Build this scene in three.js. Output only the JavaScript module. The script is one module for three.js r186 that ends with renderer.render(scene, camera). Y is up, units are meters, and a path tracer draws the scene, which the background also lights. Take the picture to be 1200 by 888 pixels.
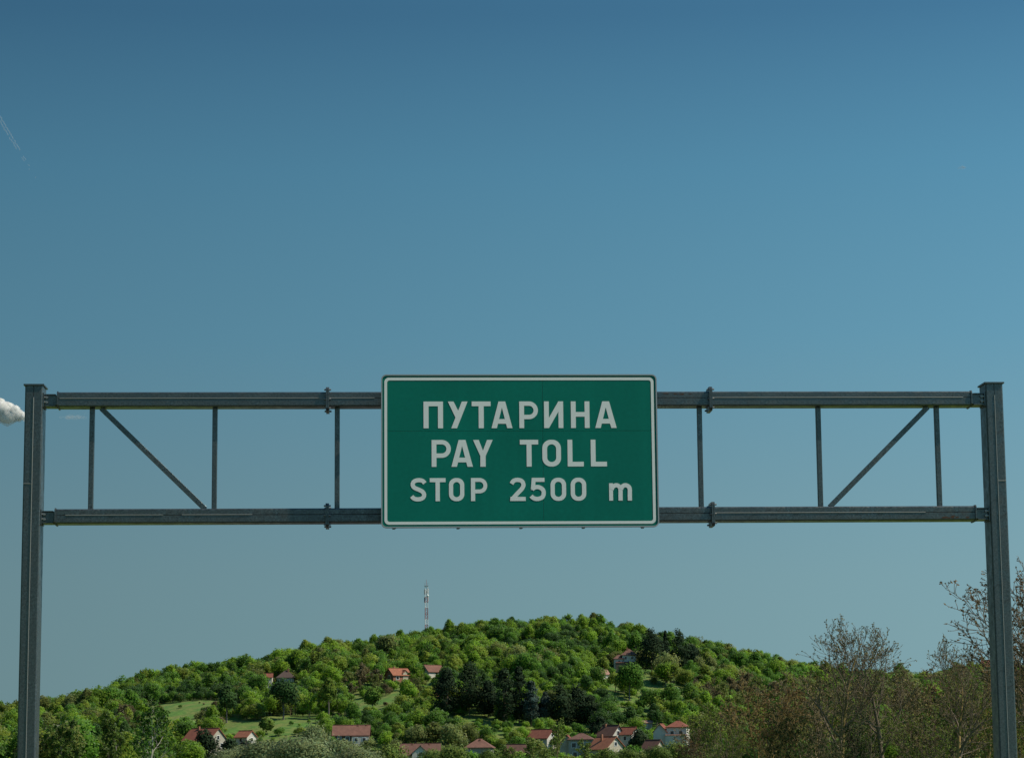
import * as THREE from 'three';
import { mergeGeometries } from 'three/addons/utils/BufferGeometryUtils.js';
import { ImprovedNoise } from 'three/addons/math/ImprovedNoise.js';
import { RoundedBoxGeometry } from 'three/addons/geometries/RoundedBoxGeometry.js';

// ---------------------------------------------------------------- camera, sky, sun, exposure
const scene = new THREE.Scene();
const D2R = Math.PI / 180;
const camera = new THREE.PerspectiveCamera(2 * Math.atan(444 / 2900) / D2R, 1024 / 757, 0.5, 40000);
camera.position.set(0, 1.6, 0);
camera.rotation.order = 'YXZ';
camera.rotation.set(9.03 * D2R, -3 * D2R, -0.52 * D2R);

const SUN = new THREE.Vector3(0.63, 0.74, 0.17).normalize();
const skyStops = [   // elevation in degrees, linear colour
  [-90, 0.10, 0.12, 0.11], [-2, 0.20, 0.30, 0.30], [0, 0.236, 0.392, 0.420], [4.4, 0.196, 0.350, 0.400], [9.9, 0.111, 0.276, 0.384],
  [13.8, 0.0755, 0.218, 0.332], [17.4, 0.0440, 0.138, 0.240], [30, 0.029, 0.096, 0.184], [60, 0.020, 0.066, 0.135], [90, 0.018, 0.060, 0.125]];
function skyTexture(w, h) {
  const data = new Float32Array(w * h * 4), d = new THREE.Vector3();
  for (let j = 0; j < h; j++) for (let i = 0; i < w; i++) {
    const el = ((j + 0.5) / h - 0.5) * Math.PI, az = ((i + 0.5) / w - 0.5) * 2 * Math.PI;
    d.set(Math.cos(az) * Math.cos(el), Math.sin(el), Math.sin(az) * Math.cos(el));
    const e = el / D2R;
    let k = 0; while (k < skyStops.length - 2 && e > skyStops[k + 1][0]) k++;
    const a = skyStops[k], b = skyStops[k + 1];
    let t = Math.min(1, Math.max(0, (e - a[0]) / (b[0] - a[0])));
    const glow = e < -2 ? 1 : Math.exp(1.5 * (d.dot(SUN) - 0.02));   // air brightens towards the sun
    for (let c = 0; c < 3; c++) data[(j * w + i) * 4 + c] = (a[c + 1] + (b[c + 1] - a[c + 1]) * t) * glow;
    data[(j * w + i) * 4 + 3] = 1;
  }
  const tex = new THREE.DataTexture(data, w, h, THREE.RGBAFormat, THREE.FloatType);
  tex.mapping = THREE.EquirectangularReflectionMapping;
  tex.magFilter = tex.minFilter = THREE.LinearFilter;
  tex.wrapS = THREE.RepeatWrapping;
  tex.needsUpdate = true;
  return tex;
}
const sky = skyTexture(2048, 1024);
scene.background = sky; scene.environment = sky;
const sun = new THREE.DirectionalLight(new THREE.Color(1, 0.91, 0.74), 5.0);
sun.target.position.set(20, 10, -420);
sun.position.copy(sun.target.position).addScaledVector(SUN, 900);
sun.castShadow = true;
Object.assign(sun.shadow.camera, { left: -700, right: 700, top: 700, bottom: -700, near: 10, far: 2500 });
sun.shadow.mapSize.set(4096, 4096);
scene.add(sun, sun.target);
const renderer = new THREE.WebGLRenderer({ antialias: true });
renderer.setSize(1024, 757);
renderer.toneMapping = THREE.LinearToneMapping;
renderer.toneMappingExposure = 1.0;
renderer.shadowMap.enabled = true;

// ---------------------------------------------------------------- helpers
const V = (x, y, z) => new THREE.Vector3(x, y, z);
const perlin = new ImprovedNoise();
function rng(seed) { let s = seed >>> 0; return () => { s = (s + 0x6d2b79f5) | 0; let t = Math.imul(s ^ (s >>> 15), 1 | s); t = (t + Math.imul(t ^ (t >>> 7), 61 | t)) ^ t; return ((t ^ (t >>> 14)) >>> 0) / 4294967296; }; }
const taken = {};
function numbered(n) { const k = (taken[n] = (taken[n] ?? -1) + 1); return k ? n + '_' + String(k).padStart(3, '0') : n; }
function shade(o) { o.castShadow = true; o.receiveShadow = true; return o; }
function part(name, geo, mat, parent) { const m = shade(new THREE.Mesh(geo, mat)); m.name = name; parent.add(m); return m; }
function thing(name, label, category, pos, turn = 0, group) {
  const g = new THREE.Group(); g.name = numbered(name); scene.add(g);
  if (pos) g.position.copy(pos); g.rotation.y = turn;
  g.userData = { label, category }; if (group) g.userData.group = group;
  return g;
}
function structure(name, geo, mat) { const m = shade(new THREE.Mesh(geo, mat)); m.name = name; m.userData.kind = 'structure'; scene.add(m); return m; }
const std = (r, g, b, rough = 0.9, metal = 0, extra = {}) => new THREE.MeshStandardMaterial({ color: new THREE.Color().setRGB(r, g, b), roughness: rough, metalness: metal, ...extra });

// tileable value noise texture: fn(x, y) with x, y in 0..1 returns [r, g, b] (linear 0..1 -> stored sRGB) or a number
function texture(size, fn, srgb = true) {
  const data = new Uint8Array(size * size * 4);
  for (let j = 0; j < size; j++) for (let i = 0; i < size; i++) {
    let c = fn(i / size, j / size); if (typeof c === 'number') c = [c, c, c];
    for (let k = 0; k < 3; k++) { let v = Math.min(1, Math.max(0, c[k])); if (srgb) v = v <= 0.0031308 ? v * 12.92 : 1.055 * v ** (1 / 2.4) - 0.055; data[(j * size + i) * 4 + k] = v * 255; }
    data[(j * size + i) * 4 + 3] = 255;
  }
  const t = new THREE.DataTexture(data, size, size); t.wrapS = t.wrapT = THREE.RepeatWrapping; t.magFilter = THREE.LinearFilter; t.minFilter = THREE.LinearMipmapLinearFilter; t.generateMipmaps = true;
  if (srgb) t.colorSpace = THREE.SRGBColorSpace; t.needsUpdate = true; return t;
}
function tn(x, y, f, seed) {   // tileable perlin: blend of shifted copies
  const X = x * f, Y = y * f, n = (a, b) => perlin.noise(a, b, seed);
  const a = n(X, Y) * (1 - x) + n(X - f, Y) * x, b = n(X, Y - f) * (1 - x) + n(X - f, Y - f) * x;
  return a * (1 - y) + b * y;
}

// ---------------------------------------------------------------- materials
const spangle = (x, y) => {
  const a = tn(x, y, 90, 1.3), b = tn(x, y, 40, 7.1), c = tn(x, y, 9, 3.7), d = tn(x, y, 3, 9.2);
  return 1 + 0.6 * a + 0.4 * b + 0.12 * c + 0.12 * d;
};
const steelMap = texture(768, (x, y) => { const s = spangle(x, y); return [0.096 * s, 0.107 * s, 0.104 * s]; });
const steelRough = texture(512, (x, y) => 0.40 + 0.2 * tn(x, y, 60, 2.2) + 0.2 * tn(x, y, 12, 5.5), false);
steelMap.repeat.set(1 / 1.6, 1 / 1.6); steelRough.repeat.set(1 / 1.6, 1 / 1.6);
const M = {
  steel: new THREE.MeshStandardMaterial({ map: steelMap, roughnessMap: steelRough, roughness: 1, metalness: 0.75, bumpMap: steelRough, bumpScale: 0.0015 }),
  weld: std(0.20, 0.205, 0.19, 0.5, 0.5),
  bolt: std(0.22, 0.22, 0.21, 0.5, 0.6),
  rust: std(0.075, 0.035, 0.018, 0.95),
  concrete: std(0.32, 0.31, 0.29, 0.95),
  signGreen: new THREE.MeshPhysicalMaterial({ map: texture(512, (x, y) => { const k = 1 + 0.16 * tn(x, y, 5, 1.7) + 0.10 * tn(x, y, 90, 3.1) + 0.12 * Math.max(0, tn(x, y * 0.02, 34, 6.3)); return [0.003 * k, 0.148 * k, 0.104 * k]; }), roughness: 0.42, metalness: 0, specularIntensity: 0.25 }),
  signWhite: std(0.70, 0.705, 0.655, 0.6),
  alu: std(0.34, 0.34, 0.33, 0.5, 0.5),
};
for (const m of [M.steel]) m.bumpMap = steelRough;

// ---------------------------------------------------------------- terrain (u to the right, v away, along the valley axis)
const AX = 3 * D2R, CA = Math.cos(AX), SA = Math.sin(AX);
const ridge = [[-343.7, 31.0], [-275, 26.3], [-206.5, 22.3], [-186, 24.1], [-168.9, 27.3], [-151.9, 32.6], [-134.8, 38.3], [-117.7, 40.5], [-103.9, 42.9], [-86.8, 46.9], [-69.6, 48.4], [-52.5, 51], [-35.3, 53.6], [-18.1, 55.5], [-0.9, 57.4], [16.3, 57.6], [33.5, 56.7], [50.7, 54.2], [67.8, 49.6], [84.8, 45.3], [101.9, 40.7], [118.9, 37.5], [136, 35.3], [163.4, 34.4], [204.6, 36], [273.1, 34.7], [375.4, 27.7], [700, 10], [1200, 7]];
const sst = (a, b, x) => { const t = Math.min(1, Math.max(0, (x - a) / (b - a))); return t * t * (3 - 2 * t); };
function ridgeAt(u) {
  if (u <= -343.7) return 34.2 - Math.min(27, (-343.7 - u) * 0.05);
  for (let i = 1; i < ridge.length; i++) if (u < ridge[i][0]) { const [a, b] = [ridge[i - 1], ridge[i]]; return a[1] + (b[1] - a[1]) * (u - a[0]) / (b[0] - a[0]); }
  return 7;
}
function ground(u, v) {
  const t = Math.min(1, Math.max(0, (v - 740) / 260)), s = t * (1.3 - 0.3 * t);
  let h = 2.5 * sst(250, 600, v) + 4.5 * sst(722, 748, v) + (ridgeAt(u) - 7) * s;
  h += (1.6 * Math.sin(u * 0.043 + 1) * Math.sin(v * 0.047) + 0.9 * Math.sin(u * 0.11 + v * 0.06)) * Math.min(1, t * 3) * Math.min(1, (1 - t) * 3);
  if (v > 1000) h -= Math.min(0.2 * (v - 1000), h - 5 > 0 ? h - 5 : 0);
  return h;
}
const hillAt = (u, v, dy = 0) => V(u * CA + v * SA, ground(u, v) + dy, u * SA - v * CA);

{ // the ground: one sheet to the horizon, finely divided over the hill
  const us = [], vs = [];
  for (const a of [-6000, -3000, -1500, -900, -600]) us.push(a);
  for (let u = -450; u <= 450; u += 6) us.push(u);
  for (const a of [600, 900, 1500, 3000, 6000]) us.push(a);
  for (const a of [-6000, -2000, -600, -200, 0, 100, 200]) vs.push(a);
  for (let v = 250; v <= 1120; v += 6) vs.push(v);
  for (const a of [1200, 1400, 2000, 4000, 9000]) vs.push(a);
  const pos = [], uv = [], idx = [];
  for (const v of vs) for (const u of us) { const p = hillAt(u, v); pos.push(p.x, p.y, p.z); uv.push(u / 23, v / 23); }
  const n = us.length;
  for (let j = 0; j + 1 < vs.length; j++) for (let i = 0; i + 1 < n; i++) { const a = j * n + i; idx.push(a, a + 1, a + n, a + 1, a + n + 1, a + n); }
  const g = new THREE.BufferGeometry();
  g.setAttribute('position', new THREE.Float32BufferAttribute(pos, 3)); g.setAttribute('uv', new THREE.Float32BufferAttribute(uv, 2)); g.setIndex(idx); g.computeVertexNormals();
  const grass = texture(512, (x, y) => {
    const a = tn(x, y, 60, 0.4), b = tn(x, y, 14, 4.4), c = tn(x, y, 4, 8.8), k = 1 + 0.6 * a + 0.35 * b, w = Math.max(0, Math.min(1, 0.45 + 1.9 * c + 1.1 * b));
    return [(0.068 + 0.058 * w) * k, (0.150 + 0.004 * w) * k, (0.017 + 0.014 * w) * k];
  });
  structure('ground', g, new THREE.MeshStandardMaterial({ map: grass, roughness: 1 }));
}
{ // motorway carriageway under the gantry with its lane lines
  const asphalt = texture(512, (x, y) => { const k = 1 + 0.5 * tn(x, y, 120, 0.7) + 0.25 * tn(x, y, 8, 2.7); return [0.052 * k, 0.052 * k, 0.052 * k]; });
  const strip = (x0, x1, z0, z1, y) => { const g = new THREE.PlaneGeometry(x1 - x0, z1 - z0); g.rotateX(-Math.PI / 2); g.translate((x0 + x1) / 2, y, (z0 + z1) / 2); return g; };
  const r = strip(-4.9, 10.2, -235, 60, 0.03), p = r.attributes.position, q = r.attributes.uv;
  for (let i = 0; i < p.count; i++) q.setXY(i, p.getX(i) / 4, p.getZ(i) / 4);
  structure('road', r, new THREE.MeshStandardMaterial({ map: asphalt, roughness: 0.92 }));
  const paint = std(0.7, 0.7, 0.66, 0.8), lines = [strip(-4.3, -4.1, -235, 60, 0.036), strip(9.3, 9.5, -235, 60, 0.036), strip(6.0, 6.15, -235, 60, 0.036)];
  for (let z = -230; z < 50; z += 12) lines.push(strip(1.0, 1.15, z, z + 6, 0.036));
  structure('lane_marking', mergeGeometries(lines), paint);
}

// ---------------------------------------------------------------- sign gantry
function rrShape(x0, y0, x1, y1, r) {
  const rr = Array.isArray(r) ? r : [r, r, r, r], s = new THREE.Shape();   // radii: bottom left, bottom right, top right, top left
  s.moveTo(x0 + rr[0], y0); s.lineTo(x1 - rr[1], y0); if (rr[1]) s.absarc(x1 - rr[1], y0 + rr[1], rr[1], -Math.PI / 2, 0);
  s.lineTo(x1, y1 - rr[2]); if (rr[2]) s.absarc(x1 - rr[2], y1 - rr[2], rr[2], 0, Math.PI / 2);
  s.lineTo(x0 + rr[3], y1); if (rr[3]) s.absarc(x0 + rr[3], y1 - rr[3], rr[3], Math.PI / 2, Math.PI);
  s.lineTo(x0, y0 + rr[0]); if (rr[0]) s.absarc(x0 + rr[0], y0 + rr[0], rr[0], Math.PI, 1.5 * Math.PI);
  return s;
}
const solid = (shape, depth, curveSegments = 5) => new THREE.ExtrudeGeometry(shape, { depth, bevelEnabled: false, curveSegments });
const bx = (w, h, d, x, y, z, r = 0.006) => new RoundedBoxGeometry(w, h, d, 1, Math.min(r, w / 3, h / 3, d / 3)).translate(x, y, z);
function metric(g, k = 1) {   // box-projected uv in metres for boxes
  const p = g.attributes.position, n = g.attributes.normal, uv = new Float32Array(p.count * 2);
  for (let i = 0; i < p.count; i++) {
    const ax = Math.abs(n.getX(i)), ay = Math.abs(n.getY(i)), az = Math.abs(n.getZ(i));
    const a = ax >= ay && ax >= az ? [p.getZ(i), p.getY(i)] : ay >= az ? [p.getX(i), p.getZ(i)] : [p.getX(i), p.getY(i)];
    uv[2 * i] = a[0] * k; uv[2 * i + 1] = a[1] * k;
  }
  g.setAttribute('uv', new THREE.BufferAttribute(uv, 2)); return g;
}
const rod = (r, len, axis, x, y, z, seg = 8) => { const g = new THREE.CylinderGeometry(r, r, len, seg); if (axis === 'x') g.rotateZ(Math.PI / 2); if (axis === 'z') g.rotateX(Math.PI / 2); return g.translate(x, y, z); };
const FZ = -46;                       // front plane of the gantry steel
const gantry = thing('sign_gantry', 'galvanised steel gantry of two posts and two beams spanning the road', 'gantry', V(2.54, 0, FZ));
const gx = (x) => x - 2.54;
{
  const post = (xc, top, w, sideSeam) => {
    const d = 0.5, x0 = -w / 2, x1 = w / 2, r = 0.03, s0 = -0.004;
    const halfL = solid(rrShape(x0, -d, s0 - 0.004, 0, [r, 0.004, 0.004, r]), top - 0.03), halfR = solid(rrShape(s0 + 0.004, -d, x1, 0, [0.004, r, r, 0.004]), top - 0.03);
    const up = (g) => { g.rotateX(-Math.PI / 2); g.scale(1, 1, -1); const ix = g.index; if (ix) for (let i = 0; i < ix.count; i += 3) { const t = ix.getX(i); ix.setX(i, ix.getX(i + 1)); ix.setX(i + 1, t); } else { const P = g.attributes.position, N = g.attributes.normal, U = g.attributes.uv; for (let i = 0; i < P.count; i += 3) for (const A of [P, N, U]) for (let c = 0; c < A.itemSize; c++) { const t = A.array[i * A.itemSize + c]; A.array[i * A.itemSize + c] = A.array[(i + 1) * A.itemSize + c]; A.array[(i + 1) * A.itemSize + c] = t; } } g.translate(gx(xc), 0.03, 0.02); return g; };
    const p = part('post', mergeGeometries([up(halfL), up(halfR)]), M.steel, gantry);
    metric(p.geometry);
    part('weld_seam', rod(0.011, top - 0.34, 'y', gx(xc) + s0, (top - 0.34) / 2 + 0.12, 0.022), M.weld, p);
    const wx = sideSeam < 0 ? (x0 + s0) / 2 : (x1 + s0) / 2;
    part('weld_seam', rod(0.009, w / 2 - 0.02, 'x', gx(xc) + wx, 6.96, 0.021), M.weld, p);
    part('cap_plate', metric(bx(w + 0.05, 0.03, d + 0.06, gx(xc), top + 0.015, -d / 2 + 0.02, 0.004)), M.steel, p);
    part('base_plate', metric(bx(w + 0.3, 0.03, d + 0.3, gx(xc), 0.175, -d / 2 + 0.02)), M.steel, p);
    part('footing', metric(bx(w + 0.9, 0.4, d + 0.9, gx(xc), -0.04, -d / 2 + 0.02, 0.02)), M.concrete, p);
    for (const sx of [-1, 1]) for (const sz of [-1, 1]) part('anchor_bolt', rod(0.022, 0.09, 'y', gx(xc) + sx * (w / 2 + 0.09), 0.22, -d / 2 + 0.02 + sz * (d / 2 + 0.09), 6), M.bolt, p);
  };
  post(-6.525, 8.80, 0.33, -1);
  post(11.6, 8.82, 0.335, 1);

  const CD = 0.40;                    // depth of the beams
  const chord = (x0, x1, y0, y1, seams) => {
    const r = 0.03, ys = y0 + (y1 - y0) * 0.56, mk = (a, b, rr) => { const g = solid(rrShape(-CD, a, 0, b, rr), x1 - x0); g.rotateY(Math.PI / 2); g.scale(1, 1, 1); g.translate(gx(x0), 0, 0); return g; };
    // the profile is drawn as (depth, height); after the turn its depth runs along -z from the front face
    const flip = (g) => { const P = g.attributes.position; for (let i = 0; i < P.count; i++) P.setZ(i, -P.getZ(i)); const A = [P, g.attributes.normal, g.attributes.uv]; for (let i = 0; i < P.count; i++) g.attributes.normal.setZ(i, -g.attributes.normal.getZ(i)); for (let i = 0; i < P.count; i += 3) for (const a of A) for (let c = 0; c < a.itemSize; c++) { const t = a.array[(i + 1) * a.itemSize + c]; a.array[(i + 1) * a.itemSize + c] = a.array[(i + 2) * a.itemSize + c]; a.array[(i + 2) * a.itemSize + c] = t; } return g; };
    const g = mergeGeometries([flip(mk(y0, ys - 0.004, [r, r, 0.003, 0.003])), flip(mk(ys + 0.004, y1, [0.003, 0.003, r, r]))]);
    const c = part('beam', metric(g), M.steel, gantry);
    for (const [a, b] of seams) part('weld_seam', rod(0.010, b - a, 'x', gx((a + b) / 2), ys, 0.001), M.weld, c);
    return c;
  };
  const flange = (x, y, h, d, t, host, both) => {
    const s = new THREE.Shape(), c = 0.05, z0 = -CD / 2 - d / 2, z1 = -CD / 2 + d / 2, y0 = y - h / 2, y1 = y + h / 2;
    s.moveTo(z0 + c, y0); s.lineTo(z1 - c, y0); s.lineTo(z1, y0 + c); s.lineTo(z1, y1 - c); s.lineTo(z1 - c, y1); s.lineTo(z0 + c, y1); s.lineTo(z0, y1 - c); s.lineTo(z0, y0 + c);
    const g = solid(s, t); g.rotateY(-Math.PI / 2); g.translate(gx(x) + t, 0, 0);
    part('flange', metric(g), M.steel, host);
    if (both) for (const yy of [y0 + 0.05, y, y1 - 0.05]) for (const zz of [z0 + 0.05, z1 - 0.05]) part('bolt', rod(0.018, 0.13, 'x', gx(x) + (both > 0 ? t : 0), yy, zz, 6), M.bolt, host);
  };
  const rows = [[8.405, 8.68, [[-6.05, -1.1], [-1.02, -0.18], [6.21, 11.0]]], [6.22, 6.49, [[-5.9, -4.1], [-3.75, -2.45], [6.21, 10.2]]]];
  rows.forEach(([y0, y1, seams], k) => {
    const y = (y0 + y1) / 2, secs = [[-6.075, -1.09], [-1.03, 6.14], [6.20, 11.15]];
    const cs = secs.map(([a, b]) => chord(a, b, y0, y1, seams.filter(([s]) => s >= a - 0.05 && s < b)));
    flange(-1.09, y, 0.45, 0.52, 0.028, cs[0], 0); flange(-1.058, y, 0.45, 0.52, 0.028, cs[1], -1);
    flange(6.14, y, 0.45, 0.52, 0.028, cs[1], 0); flange(6.172, y, 0.45, 0.52, 0.028, cs[2], -1);
    flange(-6.10, y, 0.31, 0.46, 0.025, cs[0], 0); flange(11.15, y, 0.31, 0.46, 0.025, cs[2], 0);
    // bolted connection of the beam to the post
    for (const [xa, xb, sg] of [[-6.36, -6.10, 1], [11.175, 11.43, -1]]) {
      const w = xb - xa, xm = (xa + xb) / 2, xp = sg > 0 ? xa : xb;
      const b = part('bracket', metric(bx(w - 0.02, 0.19, 0.30, gx(xm), y - 0.01, -CD / 2, 0.01)), M.steel, gantry);
      part('bracket_plate', metric(bx(0.022, 0.27, 0.40, gx(xp) + sg * 0.012, y - 0.01, -CD / 2, 0.003)), M.steel, b);
      part('bracket_plate', metric(bx(w - 0.06, 0.02, 0.38, gx(xm), y - 0.115, -CD / 2, 0.003)), M.steel, b);
      part('bracket_plate', metric(bx(w - 0.06, 0.02, 0.36, gx(xm), y + 0.095, -CD / 2, 0.003)), M.steel, b);
      for (const dy of [-0.05, 0.04]) { part('bolt', rod(0.026, 0.05, 'z', gx(xm) - sg * 0.06, y + dy, -CD / 2 + 0.165, 6), M.bolt, b); part('bolt', rod(0.02, 0.06, 'x', gx(xp) + sg * 0.045, y + dy, -CD / 2 + 0.175, 6), M.bolt, b); }
    }
  });
  for (const x of [-5.46, -3.17, -0.88, 1.405, 3.69, 5.975, 8.245, 10.52]) part('strut', metric(bx(0.095, 8.405 - 6.49, 0.095, gx(x), (8.405 + 6.49) / 2, -CD / 2, 0.012)), M.steel, gantry);
  for (const [xa, xb] of [[-5.30, -3.33], [10.36, 8.41]]) {
    const dx = xb - xa, dy = 6.49 - 8.405, L = Math.hypot(dx, dy), g = metric(bx(L - 0.02, 0.095, 0.085, 0, 0, 0, 0.003));
    g.rotateZ(Math.atan2(dy, dx)); g.translate(gx((xa + xb) / 2), (6.49 + 8.405) / 2, -CD / 2);
    part('diagonal_brace', g, M.steel, gantry);
  }
  // rust blooms on the zinc: thin ragged flakes
  const flake = (x, y, w, h, seed) => { const R = rng(seed), s = new THREE.Shape(), n = 14; for (let i = 0; i < n; i++) { const a = i / n * 2 * Math.PI, k = 0.45 + 0.55 * R(); s[i ? 'lineTo' : 'moveTo'](x + Math.cos(a) * w / 2 * k, y + Math.sin(a) * h / 2 * k); } const g = new THREE.ExtrudeGeometry(s, { depth: 0.002, bevelEnabled: false }); g.translate(-2.54, 0, 0.0005); return g; };
  const rusty = [[5.32, 8.64, 0.16, 0.03], [5.50, 8.63, 0.1, 0.03], [5.62, 8.625, 0.14, 0.035], [5.78, 8.63, 0.08, 0.025], [10.58, 6.27, 0.22, 0.05], [10.72, 6.285, 0.12, 0.07], [10.80, 6.275, 0.1, 0.04], [11.0, 6.27, 0.1, 0.05]];
  rusty.forEach(([x, y, w, h], i) => part('rust_patch', flake(x, y, w, h, 40 + i), M.rust, gantry));
}

// ---------------------------------------------------------------- the sign
{
  const SZ = -45.55, x0 = -0.055, x1 = 5.10, y0 = 6.07, y1 = 8.935, W = x1 - x0, H = y1 - y0, R = 0.10;
  const sign = thing('traffic_sign', 'green motorway toll sign with white Cyrillic and Latin lettering on the gantry', 'sign', V((x0 + x1) / 2, 0, SZ));
  const lx = (cx, cy = 345) => { const t = (cy - 45) / 600; const L = 55 - 3 * t, Rr = 1130 + 12 * t; return (cx - L) / (Rr - L) * W - W / 2; };   // lettering grid across the face
  const ly = (cy) => y1 - (cy - 45) / 600 * H;
  const sx = lx(685), sy = ly(268), gap = 0.0025, fr = 0.022, e0 = -W / 2 + fr, e1 = W / 2 - fr, f0 = y0 + fr, f1 = y1 - fr, r = R - fr;
  const panels = [rrShape(e0, f0, sx - gap, sy - gap, [r, 0, 0, 0]), rrShape(sx + gap, f0, e1, sy - gap, [0, r, 0, 0]), rrShape(e0, sy + gap, sx - gap, f1, [0, 0, 0, r]), rrShape(sx + gap, sy + gap, e1, f1, [0, 0, r, 0])];
  panels.forEach((s, i) => { const g = solid(s, 0.02 + (i % 2) * 0.0006); g.translate(0, 0, -0.02); metric(g, 0.17); part('sign_panel', g, M.signGreen, sign); });
  const ring = rrShape(-W / 2, y0, W / 2, y1, R); ring.holes.push(rrShape(e0 + 0.001, f0 + 0.001, e1 - 0.001, f1 - 0.001, r));
  part('frame', solid(ring, 0.085, 8).translate(0, 0, -0.072), M.alu, sign);
  part('back_sheet', solid(rrShape(e0 + 0.01, f0 + 0.01, e1 - 0.01, f1 - 0.01, r), 0.004).translate(0, 0, -0.03), M.alu, sign);
  const b0 = 0.060, bw = 0.052, bd = rrShape(-W / 2 + b0, y0 + b0, W / 2 - b0, y1 - b0, 0.085); bd.holes.push(rrShape(-W / 2 + b0 + bw, y0 + b0 + bw, W / 2 - b0 - bw, y1 - b0 - bw, 0.045));
  part('border_line', solid(bd, 0.004, 8).translate(0, 0, 0.0012), M.signWhite, sign);
  for (const cx of [103, 354, 600, 845, 1078]) {
    const x = lx(cx, 645), rail = part('support_rail', bx(0.07, H - 0.02, 0.06, x, (y0 + y1) / 2 - 0.015, -0.104), M.alu, sign);
    part('rail_clip', bx(0.055, 0.026, 0.05, x - 0.01, y0 - 0.0135, -0.03), M.bolt, rail);
    for (const y of [8.54, 6.355]) part('clamp', bx(0.05, 0.36, 0.305, x, y, -0.2865), M.bolt, rail);
  }
  // letters as outlines in a unit cell (0..1 across, 0..1 up)
  const poly = (pts) => (w, h) => { const s = new THREE.Shape(); pts.forEach(([x, y], i) => s[i ? 'lineTo' : 'moveTo'](x * w, y * h)); return [s]; };
  const ribbon = (pts, k, w, h, smooth = true) => {
    let P = pts.map(([x, y]) => new THREE.Vector2(x * w, y * h)); if (smooth) P = new THREE.SplineCurve(P).getPoints(26);
    const L = [], Rr = [];
    P.forEach((p, i) => { const a = P[Math.max(0, i - 1)], b = P[Math.min(P.length - 1, i + 1)], d = b.clone().sub(a).normalize(), n = new THREE.Vector2(-d.y, d.x).multiplyScalar(k / 2); L.push(p.clone().add(n)); Rr.push(p.clone().sub(n)); });
    return new THREE.Shape([...L, ...Rr.reverse()]);
  };
  const A = (w, h) => { const s = poly([[0, 0], [0.34, 1], [0.66, 1], [1, 0], [0.745, 0], [0.693, 0.165], [0.307, 0.165], [0.255, 0]])(w, h)[0]; s.holes.push(poly([[0.362, 0.34], [0.5, 0.775], [0.638, 0.34]])(w, h)[0]); return [s]; };
  const P = (w, h, k) => {
    const b = 0.335 * h, rr = (h - b) / 2, s = new THREE.Shape(); s.moveTo(0, 0); s.lineTo(k, 0); s.lineTo(k, b); s.lineTo(w - rr, b); s.absarc(w - rr, b + rr, rr, -Math.PI / 2, Math.PI / 2); s.lineTo(0, h); s.lineTo(0, 0);
    const ri = rr - k * 0.92, q = new THREE.Path(); q.moveTo(k, b + rr - ri); q.lineTo(w - rr, b + rr - ri); q.absarc(w - rr, b + rr, ri, -Math.PI / 2, Math.PI / 2); q.lineTo(k, b + rr + ri); s.holes.push(q); return [s];
  };
  const O = (w, h, k) => { const s = rrShape(0, 0, w, h, w * 0.46); s.holes.push(rrShape(k, k * 0.95, w - k, h - k * 0.95, w * 0.46 - k * 0.85)); return [s]; };
  const T = poly([[0, 1], [1, 1], [1, 0.825], [0.635, 0.825], [0.635, 0], [0.365, 0], [0.365, 0.825], [0, 0.825]]);
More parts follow.
